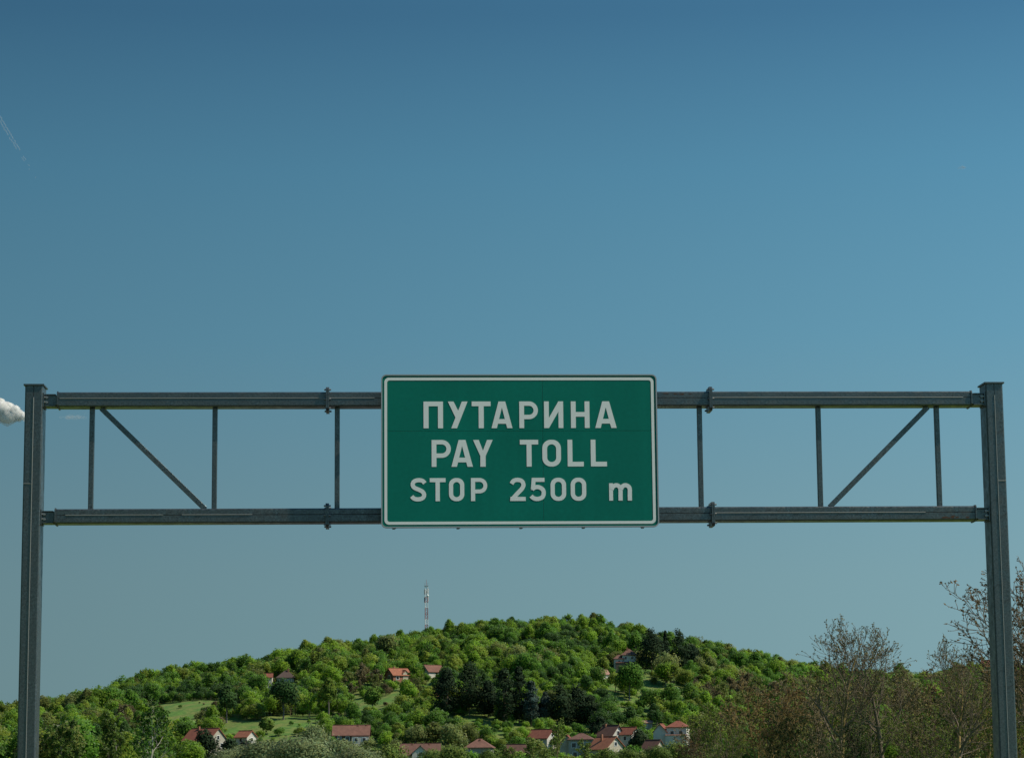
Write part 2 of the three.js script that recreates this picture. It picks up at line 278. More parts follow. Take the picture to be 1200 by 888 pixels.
  const glyph = {
    'П': poly([[0, 0], [0.26, 0], [0.26, 0.825], [0.74, 0.825], [0.74, 0], [1, 0], [1, 1], [0, 1]]),
    'У': poly([[0, 1], [0.29, 1], [0.522, 0.655], [0.71, 1], [1, 1], [0.46, 0], [0.17, 0], [0.385, 0.4]]),
    'Т': T, T, 'А': A, A, 'Р': P, P, O, 0: O,
    'И': poly([[0, 0], [0, 1], [0.25, 1], [0.25, 0.38], [0.75, 1], [1, 1], [1, 0], [0.75, 0], [0.75, 0.62], [0.25, 0]]),
    'Н': poly([[0, 0], [0, 1], [0.26, 1], [0.26, 0.6], [0.74, 0.6], [0.74, 1], [1, 1], [1, 0], [0.74, 0], [0.74, 0.425], [0.26, 0.425], [0.26, 0]]),
    Y: poly([[0, 1], [0.29, 1], [0.5, 0.6], [0.71, 1], [1, 1], [0.635, 0.4], [0.635, 0], [0.365, 0], [0.365, 0.4]]),
    L: poly([[0, 0], [0, 1], [0.30, 1], [0.30, 0.175], [1, 0.175], [1, 0]]),
    S: (w, h, k) => [ribbon([[0.90, 0.78], [0.76, 0.885], [0.5, 0.915], [0.24, 0.86], [0.145, 0.72], [0.25, 0.59], [0.5, 0.51], [0.75, 0.42], [0.865, 0.275], [0.76, 0.135], [0.5, 0.085], [0.24, 0.115], [0.09, 0.215]], k, w, h)],
    2: (w, h, k) => [ribbon([[0.10, 0.745], [0.24, 0.875], [0.5, 0.915], [0.76, 0.86], [0.865, 0.71], [0.78, 0.545], [0.46, 0.315], [0.14, 0.075]], k, w, h), poly([[0.0, 0], [1, 0], [1, 0.175], [0.02, 0.175]])(w, h)[0]],
    5: (w, h, k) => [poly([[0.12, 1], [0.93, 1], [0.93, 0.825], [0.355, 0.825], [0.33, 0.5], [0.06, 0.47]])(w, h)[0], ribbon([[0.13, 0.50], [0.32, 0.585], [0.56, 0.595], [0.80, 0.5], [0.87, 0.34], [0.78, 0.16], [0.5, 0.085], [0.24, 0.115], [0.07, 0.215]], k, w, h)],
    m: (w, h, k) => [poly([[0, 0], [0, 1], [0.17, 1], [0.17, 0]])(w, h)[0], ribbon([[0.11, 0.64], [0.17, 0.80], [0.31, 0.885], [0.44, 0.82], [0.5, 0.66], [0.5, 0.33], [0.5, 0]], k, w, h), ribbon([[0.52, 0.64], [0.58, 0.80], [0.71, 0.885], [0.85, 0.82], [0.91, 0.66], [0.91, 0.33], [0.91, 0]], k, w, h)],
  };
  const rowsOfText = [
    [152, 257, 0.089, [['П', 219, 295], ['У', 314, 391], ['Т', 407, 481], ['А', 484, 566], ['Р', 593, 666], ['И', 690, 765], ['Н', 795, 868], ['А', 890, 974]]],
    [303, 408, 0.089, [['P', 250, 325], ['A', 327, 411], ['Y', 412, 489], ['T', 595, 667], ['O', 683, 756], ['L', 782, 845], ['L', 873, 936]]],
    [452, 542, 0.078, [['S', 166, 229], ['T', 242, 304], ['O', 317, 377], ['P', 403, 467], ['2', 556, 617], ['5', 634, 696], ['0', 715, 776], ['0', 794, 855], ['m', 945, 1034]]]];
  for (const [ca, cb, k, letters] of rowsOfText) {
    const line = new THREE.Group(); line.name = 'text_line'; sign.add(line);
    for (const [ch, a, b] of letters) {
      const top = ch === 'm' ? 474 : ca, yb = ly(cb), h = ly(top) - yb, xa = lx(a, cb), w = lx(b, cb) - xa;
      const gs = glyph[ch](w, h, k).map((s, i) => solid(s, 0.003 + i * 0.0012, 10).translate(xa, yb, 0.0012));
      part('letter', mergeGeometries(gs), M.signWhite, line);
    }
  }
}
// ---------------------------------------------------------------- plant building blocks
class Leafy {   // collects tubes and leaf faces, with colours
  constructor() { this.p = []; this.n = []; this.c = []; this.i = []; }
  vert(p, n, c) { this.p.push(p.x, p.y, p.z); this.n.push(n.x, n.y, n.z); this.c.push(c[0], c[1], c[2]); return this.p.length / 3 - 1; }
  tube(pts, r0, r1, sides, c) {
    const t = V(0, 0, 0), a = V(0, 0, 0), b = V(0, 0, 0), n = V(0, 0, 0), p = V(0, 0, 0); let prev = -1;
    for (let k = 0; k < pts.length; k++) {
      t.subVectors(pts[Math.min(k + 1, pts.length - 1)], pts[Math.max(0, k - 1)]).normalize();
      a.set(Math.abs(t.y) > 0.9 ? 1 : 0, Math.abs(t.y) > 0.9 ? 0 : 1, 0).cross(t).normalize(); b.crossVectors(t, a);
      const r = r0 + (r1 - r0) * k / (pts.length - 1), first = this.p.length / 3;
      for (let s = 0; s < sides; s++) { const f = s / sides * 2 * Math.PI; n.copy(a).multiplyScalar(Math.cos(f)).addScaledVector(b, Math.sin(f)); p.copy(pts[k]).addScaledVector(n, r); this.vert(p, n, c); }
      if (prev >= 0) for (let s = 0; s < sides; s++) { const s2 = (s + 1) % sides; this.i.push(prev + s, prev + s2, first + s, prev + s2, first + s2, first + s); }
      prev = first;
    }
  }
  leaf(center, face, out, w, h, spin, c, blend = 0.6) {   // a folded leaf-shaped face looking along `face`, softly turned to `out`
    const a = V(0, 0, 0), b = V(0, 0, 0), n = V(0, 0, 0), q = V(0, 0, 0);
    a.set(Math.abs(face.y) > 0.9 ? 1 : 0, Math.abs(face.y) > 0.9 ? 0 : 1, 0).cross(face).normalize(); b.crossVectors(face, a);
    const ca = Math.cos(spin), sa = Math.sin(spin), x = a.clone().multiplyScalar(ca).addScaledVector(b, sa), y = b.clone().multiplyScalar(ca).addScaledVector(a, -sa);
    n.copy(face).multiplyScalar(1 - blend).addScaledVector(out, blend).normalize();
    const k = [];
    for (const [s, t, f] of [[-0.5, 0, -0.06], [0, -0.5, 0.1], [0.5, 0, -0.06], [0, 0.5, 0.1]]) { q.copy(center).addScaledVector(x, s * w).addScaledVector(y, t * h).addScaledVector(face, f * w); k.push(this.vert(q, n, c)); }
    this.i.push(k[0], k[1], k[2], k[0], k[2], k[3]);
  }
  build() { const g = new THREE.BufferGeometry(); g.setAttribute('position', new THREE.Float32BufferAttribute(this.p, 3)); g.setAttribute('normal', new THREE.Float32BufferAttribute(this.n, 3)); g.setAttribute('color', new THREE.Float32BufferAttribute(this.c, 3)); g.setIndex(this.i); return g; }
}
const leafMat = (r, g, b, tr = 0.35) => new THREE.MeshPhysicalMaterial({ color: new THREE.Color().setRGB(r, g, b), vertexColors: true, roughness: 0.95, specularIntensity: 0.25, transmission: tr, thickness: 0, side: THREE.DoubleSide });
const barkMat = (r, g, b) => std(r, g, b, 0.95, 0, { vertexColors: true });
const unit = (R) => { const z = 2 * R() - 1, f = 2 * Math.PI * R(), s = Math.sqrt(1 - z * z); return V(s * Math.cos(f), z, s * Math.sin(f)); };
const vary = (R, k = 0.28) => { const v = 1 + k * (2 * R() - 1), w = 0.09 * (2 * R() - 1); return [v * (1 + w), v, v * (1 - w)]; };

// crown of leaf clumps spread over many lobes; unit sized: height 1 m = full tree
function lobedCrown({ seed, height, width, base = 0.18, lobes = 16, leaves = 850, size = 0.5, lift = 0, stretch = 1, droop = 0, pointy = 0, skirt = 0, girth = 0.026 }) {
  const R = rng(seed), L = new Leafy(), list = [], ch = height * (1 - base), cy = height * base + ch / 2;
  for (let i = 0; i < lobes; i++) {
    const d = unit(R), k = Math.cbrt(0.25 + 0.75 * R()) * 0.72; if (d.y < -0.55 && !skirt) d.y *= -0.6; if (skirt) d.y = Math.max(-1.25, d.y * 1.3 - 0.1);
    const tap = 1 - pointy * Math.max(0, d.y);
    list.push({ c: V(d.x * width / 2 * k * tap, cy + d.y * ch / 2 * k + lift, d.z * width / 2 * k * tap), r: width * (0.17 + 0.15 * R()) * (1 - 0.4 * pointy * Math.max(0, d.y)), s: vary(R, 0.16) });
  }
  const mid = V(0, cy, 0);
  for (let i = 0; i < leaves; i++) {
    const l = list[(R() * lobes) | 0], d = unit(R); if (d.y < -0.35 && R() < 0.65) d.y *= -1;
    const rr = l.r * (0.55 + 0.58 * R()), p = l.c.clone().add(V(d.x * rr, d.y * rr * stretch - droop * R() * l.r, d.z * rr));
    const out = d.clone().multiplyScalar(0.65).addScaledVector(p.clone().sub(mid).normalize(), 0.55).normalize(), f = out.clone().addScaledVector(unit(R), 0.75).normalize(), s = size * (0.6 + 0.8 * R()), v = vary(R);
    L.leaf(p, f, out, s, s * (1.1 + 0.5 * R() + droop), R() * 6.3, [v[0] * l.s[0], v[1] * l.s[1], v[2] * l.s[2]], 0.55);
  }
  const T = new Leafy(), R2 = rng(seed + 7), one = [1, 1, 1];
  T.tube([V(0, -0.6, 0), V(0.06 * R2(), height * 0.2, 0.05), V(0.1 * R2(), height * 0.5, 0), V(0, height * 0.8, 0.1)], height * girth, height * 0.006, 5, one);
  for (const l of list.slice(0, 9)) { const y = height * (0.18 + 0.3 * R2()); T.tube([V(0.04, y, 0.02), l.c.clone().multiplyScalar(0.5).setY((y + l.c.y) / 2 - 0.1), l.c], height * 0.011, height * 0.003, 3, one); }
  return { crown: L.build(), trunk: T.build() };
}
// branching skeleton for open trees; tips carry buds or small leaves
function openTree({ seed, height, r = 0.16, levels = 3, kids = [9, 6, 4], ang = [42, 45, 42], ratio = [0.62, 0.5, 0.5], start = [0.22, 0.15, 0.1], up = [0.1, 0.12, 0.1], wig = [0.12, 0.22, 0.3], minR = 0.006, trunkLen = 0.8, leaf = 0.1, perTip = 5, along = 0.35, blend = 0.35, spread = 0.12, forks = 0, long = 1.2 }) {
  const R = rng(seed), W = new Leafy(), T = new Leafy(), L = new Leafy();
  const barkTone = () => { const v = 0.8 + 0.4 * R(); return [v, v, v * (0.9 + 0.2 * R())]; };
  const put = (p, dir) => { const o = dir.clone().addScaledVector(unit(R), 0.9).normalize(), f = o.clone().addScaledVector(unit(R), 0.9).normalize(), s = leaf * (0.55 + 0.9 * R()); L.leaf(p.clone().addScaledVector(unit(R), spread * R()), f, o, s, s * (long + 0.4 * R()), R() * 6.3, vary(R, 0.35), blend); };
  const rec = (p, d, len, rad, lvl) => {
    const n = lvl === 0 ? 9 : lvl === 1 ? 6 : lvl === 2 ? 4 : 3, pts = [p.clone()], dirs = [d.clone()], q = p.clone(), dd = d.clone();
    for (let i = 0; i < n; i++) { dd.addScaledVector(unit(R), wig[Math.min(lvl, 2)]).addScaledVector(V(0, 1, 0), up[Math.min(lvl, 2)]).normalize(); q.addScaledVector(dd, len / n); pts.push(q.clone()); dirs.push(dd.clone()); }
    const r1 = Math.max(minR * 0.7, rad * (lvl === 0 ? 0.16 : 0.25));
    (lvl === 0 ? T : W).tube(pts, rad, r1, lvl === 0 ? 8 : lvl === 1 ? 5 : lvl === 2 ? 4 : 3, barkTone());
    if (lvl < levels) {
      const m = kids[lvl];
      for (let k = 0; k < m; k++) {
        const t = start[lvl] + (1 - start[lvl]) * (k + 0.3 + 0.5 * R()) / m, x = Math.min(n - 0.001, t * n), i = x | 0, at = pts[i].clone().lerp(pts[i + 1], x - i), pd = dirs[i + 1];
        const az = k * 2.4 + R() * 1.2, side = unit(R).cross(pd).normalize(), side2 = pd.clone().cross(side), a = (ang[lvl] * (0.75 + 0.5 * R())) * D2R;
        const cd = pd.clone().multiplyScalar(Math.cos(a)).addScaledVector(side, Math.sin(a) * Math.cos(az)).addScaledVector(side2, Math.sin(a) * Math.sin(az)).normalize();
        if (cd.y < -0.1) cd.y *= -0.3;
        const rr = rad + (r1 - rad) * t;
        rec(at, cd.normalize(), len * ratio[lvl] * (1.15 - 0.6 * t) * (0.75 + 0.5 * R()), Math.max(minR, rr * 0.55), lvl + 1);
      }
    }
    if (lvl >= levels - 1) { for (let k = 1; k < pts.length; k++) if (R() < along) put(pts[k], dirs[k]); }
    if (lvl === levels) for (let k = 0; k < perTip; k++) put(pts[n].clone().lerp(pts[n - 1], 0.5 * R()), dirs[n]);
  };
  rec(V(0, -0.5, 0), V(0.03, 1, 0.02).normalize(), height * trunkLen, r, 0);
  for (let k = 0; k < forks; k++) { const a = R() * 6.28; rec(V(0.1 * Math.cos(a), -0.3, 0.1 * Math.sin(a)), V(0.35 * Math.cos(a), 1, 0.35 * Math.sin(a)).normalize(), height * trunkLen * (0.75 + 0.25 * R()), r * 0.8, 0); }
  return { trunk: T.build(), branches: W.build(), crown: L.build() };
}
function conifer({ seed, height, width, whorls = 26, arms = 8, size = 0.55, droop = 0.25, base = 0.06, ragged = 0.3 }) {
  const R = rng(seed), L = new Leafy(), T = new Leafy();
  T.tube([V(0, -0.6, 0), V(0.05, height * 0.5, 0), V(0, height * 0.97, 0)], height * 0.018, 0.03, 6, [1, 1, 1]);
  for (let w = 0; w < whorls; w++) {
    const t = base + (1 - base) * (w + 0.4 * R()) / whorls, y = height * t, reach = width / 2 * Math.pow(1 - t, 0.8) * (1 - ragged * R()) + 0.15;
    for (let a = 0; a < arms; a++) {
      const f = a / arms * 6.283 + w * 1.1 + R() * 0.5, len = reach * (0.75 + 0.35 * R()), d = V(Math.cos(f), 0, Math.sin(f)), v = vary(R, 0.22);
      T.tube([V(0, y, 0), d.clone().multiplyScalar(len * 0.9).setY(y - droop * len * 0.8)], 0.05, 0.015, 3, [1, 1, 1]);
      const n = Math.max(3, Math.round(len / size * 3.2));
      for (let k = 0; k < n; k++) {
        const s = (k + 0.4 + 0.5 * R()) / n, p = d.clone().multiplyScalar(len * s); p.y = y - droop * len * s + 0.1 * R(); p.add(V(0.25 * (R() - 0.5), 0, 0.25 * (R() - 0.5)));
        const out = V(d.x * 0.8, 0.6, d.z * 0.8).normalize(), face = out.clone().addScaledVector(unit(R), 0.7).normalize(), z = size * (0.6 + 0.7 * R());
        const fan = len * s * 0.42; p.add(V(-d.z, 0, d.x).multiplyScalar(fan * (2 * R() - 1))); L.leaf(p, face, out, z * 0.9, z * 1.6, R() * 6.3, v, 0.4);
      }
    }
  }
  return { crown: L.build(), trunk: T.build() };
}
const bark = { grey: barkMat(0.13, 0.115, 0.095), dark: barkMat(0.135, 0.102, 0.068), lichen: barkMat(0.26, 0.18, 0.06), brown: barkMat(0.17, 0.125, 0.075), pale: barkMat(0.30, 0.28, 0.24) };

// ---------------------------------------------------------------- houses
const plaster = (r, g, b, seed) => { const t = texture(128, (x, y) => { const k = 1 + 0.22 * tn(x, y, 5, seed) + 0.18 * tn(x, y, 20, seed + 1); return [r * k, g * k, b * k]; }); return new THREE.MeshStandardMaterial({ map: t, roughness: 0.95 }); };
const tiled = (r, g, b, seed) => { const t = texture(256, (x, y) => { const k = 1 + 0.45 * tn(x, y, 40, seed) + 0.35 * tn(x, y, 8, seed + 1) + 0.12 * Math.sin(y * 2 * Math.PI * 24); return [r * k, g * k * (1 + 0.1 * tn(x, y, 12, seed + 3)), b * k]; }); return new THREE.MeshStandardMaterial({ map: t, roughness: 0.9 }); };
const wallM = { white: plaster(0.50, 0.475, 0.42, 1.1), cream: plaster(0.42, 0.37, 0.28, 2.1), beige: plaster(0.34, 0.31, 0.25, 3.1), grey: plaster(0.25, 0.24, 0.215, 4.1), brick: plaster(0.26, 0.115, 0.07, 5.1), dark: plaster(0.10, 0.08, 0.06, 6.1) };
const roofM = { red: tiled(0.195, 0.062, 0.038, 11.3), orange: tiled(0.265, 0.098, 0.052, 12.3), brown: tiled(0.120, 0.058, 0.042, 13.3), dull: tiled(0.160, 0.074, 0.052, 14.3), dark: tiled(0.072, 0.046, 0.038, 15.3), pink: tiled(0.28, 0.155, 0.115, 16.3) };
const glassDark = std(0.025, 0.03, 0.035, 0.15), trimWhite = std(0.66, 0.65, 0.62, 0.7), shutter = std(0.6, 0.6, 0.57, 0.8), woodBrown = std(0.12, 0.07, 0.04, 0.8);
function tri(list) { const g = new THREE.BufferGeometry(); g.setAttribute('position', new THREE.Float32BufferAttribute(list.flat(2), 3)); g.computeVertexNormals(); return metric(g, 0.15); }
function gableWall(w, d, h, rh, x, y, z) {
  const s = new THREE.Shape(); s.moveTo(-d / 2, 0); s.lineTo(d / 2, 0); s.lineTo(d / 2, h); s.lineTo(0, h + rh); s.lineTo(-d / 2, h);
  const g = new THREE.ExtrudeGeometry(s, { depth: w, bevelEnabled: false }); g.rotateY(Math.PI / 2); g.translate(x - w / 2, y, z); return metric(g, 0.15);
}
function gableRoof(w, d, h, rh, ov, x, y, z) {
  const k = rh / (d / 2), e = d / 2 + ov, t = 0.2, s = new THREE.Shape(), y0 = h - ov * k + 0.02; s.moveTo(-e, y0); s.lineTo(0, h + rh + 0.02); s.lineTo(e, y0); s.lineTo(e, y0 + t); s.lineTo(0, h + rh + t * 1.2); s.lineTo(-e, y0 + t);
  const g = new THREE.ExtrudeGeometry(s, { depth: w + 2 * ov, bevelEnabled: false }); g.rotateY(Math.PI / 2); g.translate(x - w / 2 - ov, y, z); return metric(g, 0.15);
}
function hipRoof(w, d, h, rh, ov, x, y, z) {
  const a = w / 2 + ov, b = d / 2 + ov, r = Math.max(0.3, w / 2 - d / 2 * 0.85), t = 0.18, B = [[-a, 0, b], [a, 0, b], [a, 0, -b], [-a, 0, -b]], E = B.map((p) => [p[0], t, p[2]]), P = [-r, rh + t, 0], Q = [r, rh + t, 0], T = [];
  for (let i = 0; i < 4; i++) { const j = (i + 1) % 4; T.push([B[i], B[j], E[j]], [B[i], E[j], E[i]]); }
  T.push([E[0], E[1], Q], [E[0], Q, P], [E[1], E[2], Q], [E[2], E[3], P], [E[2], P, Q], [E[3], E[0], P], [B[0], B[2], B[1]], [B[0], B[3], B[2]]);
  return tri(T).translate(x, y + h + 0.01, z);
}
const houses = [];
function house(label, u, v, turn, vols, { group, sink = 0.6, dy = 0 } = {}) {
  const o = thing('house', label, 'house', hillAt(u, v, dy), turn * D2R - AX, group);
  let size = 0;
  for (const b of vols) {
    const { w, d, h, rh = 2, ov = 0.4, x = 0, y = 0, z = 0, wall = 'white', roof = 'red', hip, ridgeZ, wins = [], chim = [], door, turn: vt = 0 } = b;
    size = Math.max(size, Math.hypot(w, d) / 2 + Math.hypot(x, z));
    const hw = h + sink, box = new THREE.Group(), yy = y - sink;
    const spin = (g) => { if (vt) { g.translate(-x, 0, -z); g.rotateY(vt * D2R); g.translate(x, 0, z); } return g; };
    const wm = part('wall', spin(hip ? metric(bx(w, hw, d, x, yy + hw / 2, z, 0.02), 0.15) : gableWall(w, d, hw, rh, x, yy, z)), wallM[wall], o);
    const rf = part('roof', spin(hip ? hipRoof(w, d, h, rh, ov, x, y, z) : gableRoof(w, d, h, rh, ov, x, y, z)), roofM[roof], o);
    const rl = hip ? Math.max(0.6, w - d * 0.85) : w + 2 * ov;
    part('ridge_cap', spin(bx(rl, 0.16, 0.3, x, y + h + rh + (hip ? 0.2 : 0.27), z, 0.04)), roofM[roof], rf);
    for (const [cx, cz, ch = 1.1] of chim) part('chimney', spin(bx(0.55, ch + 0.8, 0.55, x + cx, y + h + rh + ch / 2 - 0.7, z + cz, 0.03)), wallM.brick, rf);
    for (const [face, a, b2, ww, wh, kind] of wins) {
      const m = kind === 's' ? shutter : glassDark, fx = face === 'r' ? x + w / 2 : face === 'l' ? x - w / 2 : x + a, fz = face === 'f' ? z + d / 2 : z + a, side = face !== 'f', sg = face === 'l' ? -1 : 1;
      const mk = (W, Hh, t, off) => spin(side ? bx(t, Hh, W, fx + sg * off, y + b2, fz) : bx(W, Hh, t, fx, y + b2, fz + off));
      const win = part('window', mk(ww + 0.3, wh + 0.3, 0.08, 0.03), trimWhite, o);
      part('pane', mk(ww, wh, 0.05, 0.06), m, win);
    }
    if (door) part('door', spin(bx(1.1, 2.1, 0.1, x + door, y + 1.05, z + d / 2 + 0.03)), woodBrown, o);
  }
  houses.push({ u, v, r: size }); return o;
}
const vil = 'houses of the village at the foot of the hill';
house('beige gabled house with brick red roof behind a dark conifer at the left', -92.7, 746, -35, [{ w: 10.5, d: 8, h: 3.7, rh: 3.4, roof: 'red', wall: 'beige', wins: [['r', -1.6, 2.2, 1, 1.2], ['r', 1.6, 2.2, 1, 1.2], ['r', 0, 4.5, 1, 1.1], ['f', -2, 2, 1, 1.2], ['f', 1.5, 2, 1, 1.2]], chim: [[-2, 0.4]] }]);
house('small house with bright orange roof below the grassy clearing', -81.7, 757, -38, [{ w: 5, d: 4.2, h: 2.5, rh: 1.7, roof: 'orange', wins: [['r', 0, 1.7, 1, 1], ['f', 0, 1.6, 1, 1]] }]);
house('tiny white cottage with red roof on the upper left slope', -87.5, 884, 0, [{ w: 2.9, d: 3.4, h: 3.7, rh: 1.3, ov: 0.25, roof: 'red', wins: [['f', 0, 2.6, 0.7, 0.9]], chim: [[1, 0, 0.7]] }]);
house('house with dark brown hipped roof and one red chimney, upper left slope', -81, 882, 0, [{ w: 6, d: 6, h: 2.5, rh: 2.6, hip: 1, roof: 'dark', wall: 'beige', wins: [['f', -1.4, 1.6, 0.9, 1.1], ['f', 1.4, 1.6, 0.9, 1.1]], chim: [[0.8, 0.6, 1.1]] }]);
house('brick walled house with bright orange roof and dormers on the mid slope', -40.7, 868, 32, [{ w: 7.0, d: 5.8, h: 2.8, rh: 2.2, roof: 'orange', wall: 'brick', wins: [['l', 0, 2.0, 1.2, 1.2], ['f', 1.6, 1.8, 1, 1], ['f', -1.8, 1.8, 1, 1]], chim: [[-1.4, -0.4]] }, { w: 2.4, d: 2.2, h: 3.4, rh: 0.9, ov: 0.2, x: 1.4, z: 1.8, turn: 90, roof: 'orange', wall: 'cream', wins: [] }]);
house('house with dull orange roof and pale gable above the dark pines', -29, 878, 38, [{ w: 6.8, d: 4.8, h: 1.7, rh: 2.1, roof: 'dull', wall: 'white', wins: [['l', 0, 1.5, 0.9, 0.9], ['f', 0, 0.9, 1, 1]] }]);
house('low shed with an orange roof beside the left edge of the pines', -24.4, 816, 15, [{ w: 3.6, d: 3, h: 1.4, rh: 1.1, roof: 'orange', wall: 'brick', ov: 0.3, wins: [['f', 0, 0.8, 0.6, 0.6]] }]);
house('long house with plain dull brown roof and two chimneys broadside on', -49.4, 754, 0, [{ w: 10.7, d: 7, h: 2.7, rh: 2.8, roof: 'dull', wall: 'dark', wins: [['f', -3.5, 1.6, 1, 1.1], ['f', -1, 1.6, 1, 1.1]], chim: [[2.0, 0.3, 0.5], [4.6, 0.2, 0.6]] }, { w: 5.0, d: 0.5, h: 2.2, rh: 0.2, ov: 0.05, x: 2.8, z: 3.6, wall: 'white', roof: 'dull', wins: [['f', -1.2, 1.3, 0.9, 1], ['f', 1.2, 1.3, 0.9, 1]] }]);
house('brown roofed house with a white gabled dormer in its middle', -27.1, 712, 0, [{ w: 11, d: 8, h: 4.2, rh: 3.0, roof: 'brown', wall: 'cream', chim: [[-2.2, 0.4, 0.4], [2.6, 0.4, 0.4]], wins: [['f', -4, 1.6, 1, 1.2], ['f', 4, 1.6, 1, 1.2]] }, { w: 8, d: 4.6, h: 4.6, rh: 2.0, ov: 0.3, x: 0.2, z: 0.9, turn: 90, roof: 'dark', wall: 'white', wins: [['l', 0, 4.4, 0.9, 1]] }]);
house('low building with a small white gable at the bottom of the village', -34.3, 690, -88, [{ w: 6, d: 5, h: 3.2, rh: 1.7, roof: 'dark', wall: 'white', wins: [['r', 0, 2.2, 0.9, 0.9]] }]);
house('grey two storey house with a hipped brown roof and small dormer', -10.2, 716, -6, [{ w: 7.3, d: 7.4, h: 6.0, rh: 2.5, hip: 1, roof: 'dull', wall: 'grey', ov: 0.5, wins: [['f', -1.9, 4.3, 1.1, 1.2], ['f', 1.7, 4.3, 1.1, 1.2], ['r', 0, 4.3, 1.1, 1.2]], chim: [[0.2, 1.0, 0.3]] }]);
house('house showing only a sloping brown roof between two pale houses', 0.6, 716, -20, [{ w: 6.2, d: 5.4, h: 4.2, rh: 2.6, roof: 'brown', wall: 'dark', wins: [['f', 0, 1.6, 1, 1]] }]);
house('white house with bright red roof under the dark spruces', 8.2, 748, -38, [{ w: 7.2, d: 5.2, h: 2.8, rh: 2.2, ov: 0.6, roof: 'red', wall: 'white', wins: [['r', -0.9, 1.5, 0.9, 1.1], ['r', 0.9, 1.5, 0.9, 1.1], ['r', 0, 3.4, 0.8, 0.8], ['f', -1.6, 1.5, 0.9, 1.2], ['f', 1.2, 1.5, 0.9, 1.2]] }]);
house('beige two storey house with hipped brown roof and white shutters', 18.3, 722, -8, [{ w: 6.9, d: 7, h: 8.1, rh: 1.8, hip: 1, roof: 'brown', wall: 'beige', x: 0.9, ov: 0.45, wins: [['f', -1.9, 6.6, 1.2, 1.3], ['f', 1.6, 6.6, 1.4, 1.3, 's'], ['f', -1.6, 4.0, 1.1, 1.3], ['f', 1.6, 4.0, 1.1, 1.3, 's']], door: 1.8 }, { w: 4.4, d: 4.2, h: 7.2, rh: 2.2, x: -3.2, z: -0.6, turn: -90, roof: 'red', wall: 'cream', wins: [] }]);
house('cream gabled house with orange brown roof at the bottom of the village', 26.0, 712, -52, [{ w: 8, d: 7.2, h: 5.5, rh: 3.2, roof: 'orange', wall: 'cream', ov: 0.5, wins: [['r', -1.6, 4.3, 1, 1.2], ['r', 1.6, 4.3, 1, 1.2], ['r', 0, 6.8, 0.9, 1]], chim: [[-0.6, 1.2, 1.2]] }]);
house('house with steep dark brown roof and white gable behind the orange one', 28.2, 748, -48, [{ w: 7.6, d: 6, h: 2.9, rh: 3.3, roof: 'brown', wall: 'white', ov: 0.5, wins: [['r', 0, 4.0, 1.1, 1.2, ''], ['r', -1.4, 1.6, 1, 1.1], ['r', 1.4, 1.6, 1, 1.1]], chim: [[-1.2, 0.3, 0.9]] }]);
house('narrow white house with small red roof left of a dark tree', 33.9, 746, -35, [{ w: 4.6, d: 4.2, h: 4.2, rh: 1.9, roof: 'red', wall: 'white', wins: [['r', -0.8, 3.1, 0.8, 1], ['r', 0.8, 3.1, 0.8, 1], ['f', 0, 3.0, 0.9, 1.1], ['r', 0, 1.4, 0.9, 1.1]] }]);
house('small house with brown roof and pale gable in front of the white villa', 39.4, 714, -45, [{ w: 5.2, d: 4.2, h: 5.4, rh: 2.3, roof: 'brown', wall: 'cream', wins: [['r', 0, 4.4, 0.9, 1]] }]);
house('low shed with flat pale pink roof left of the white villa', 40.2, 772, 0, [{ w: 4.2, d: 4, h: 1.7, rh: 0.6, ov: 0.3, roof: 'pink', wall: 'grey', wins: [['f', 0, 0.9, 0.8, 0.8]] }]);
house('large white villa with terrace and hipped red roof at the village right', 46.8, 744, -14, [{ w: 6.0, d: 6, h: 6.6, rh: 1.9, hip: 1, ov: 0.35, x: 1.8, roof: 'red', wall: 'white', wins: [['f', -1.3, 4.9, 1, 1.4], ['f', 1.3, 4.9, 1, 1.4], ['f', -1.3, 1.8, 1, 1.4], ['f', 1.3, 1.8, 1, 1.4]] }, { w: 6, d: 4, h: 5.4, rh: 2.2, x: -3.1, z: 0.4, turn: 90, roof: 'red', wall: 'white', ov: 0.3, wins: [['r', -0.7, 5.0, 0.7, 0.9], ['r', 0.7, 3.4, 0.8, 1.1]] }, { w: 6.4, d: 1.6, h: 4.2, rh: 0.1, x: 1.9, z: 3.7, ov: 0.1, roof: 'pink', wall: 'white', wins: [] }]);
house('two storey brown roofed house with white upper wall under the cedar', 39.2, 876, 0, [{ w: 4.9, d: 5, h: 5.5, rh: 2.2, hip: 1, ov: 0.5, x: 1.1, roof: 'brown', wall: 'white', wins: [['f', -1.2, 4.6, 0.8, 1], ['f', 1.1, 4.6, 0.8, 1]], chim: [[-0.6, 0.6, 0.9]] }, { w: 3.6, d: 4.4, h: 4.2, rh: 1.5, hip: 1, ov: 0.4, x: -2.4, z: 0.3, roof: 'brown', wall: 'white', wins: [['f', 0, 3.4, 0.8, 0.8]] }, { w: 7.2, d: 1.2, h: 2.8, rh: 0.15, ov: 0.1, x: 0, z: 3.0, roof: 'brown', wall: 'dark', wins: [] }]);
house('little white cottage with pale orange roof left of the round tree', 30.4, 860, 30, [{ w: 3.5, d: 3.0, h: 1.4, rh: 1.3, roof: 'pink', wall: 'white', ov: 0.3, wins: [['l', 0, 0.9, 0.8, 0.8]] }]);
house('house with reddish roof seen through the bare trees at the right', 117.5, 744, -20, [{ w: 9, d: 7, h: 3.0, rh: 2.2, roof: 'brown', wall: 'beige', wins: [['f', -2, 1.8, 1, 1.2], ['f', 2, 1.8, 1, 1.2]] }]);
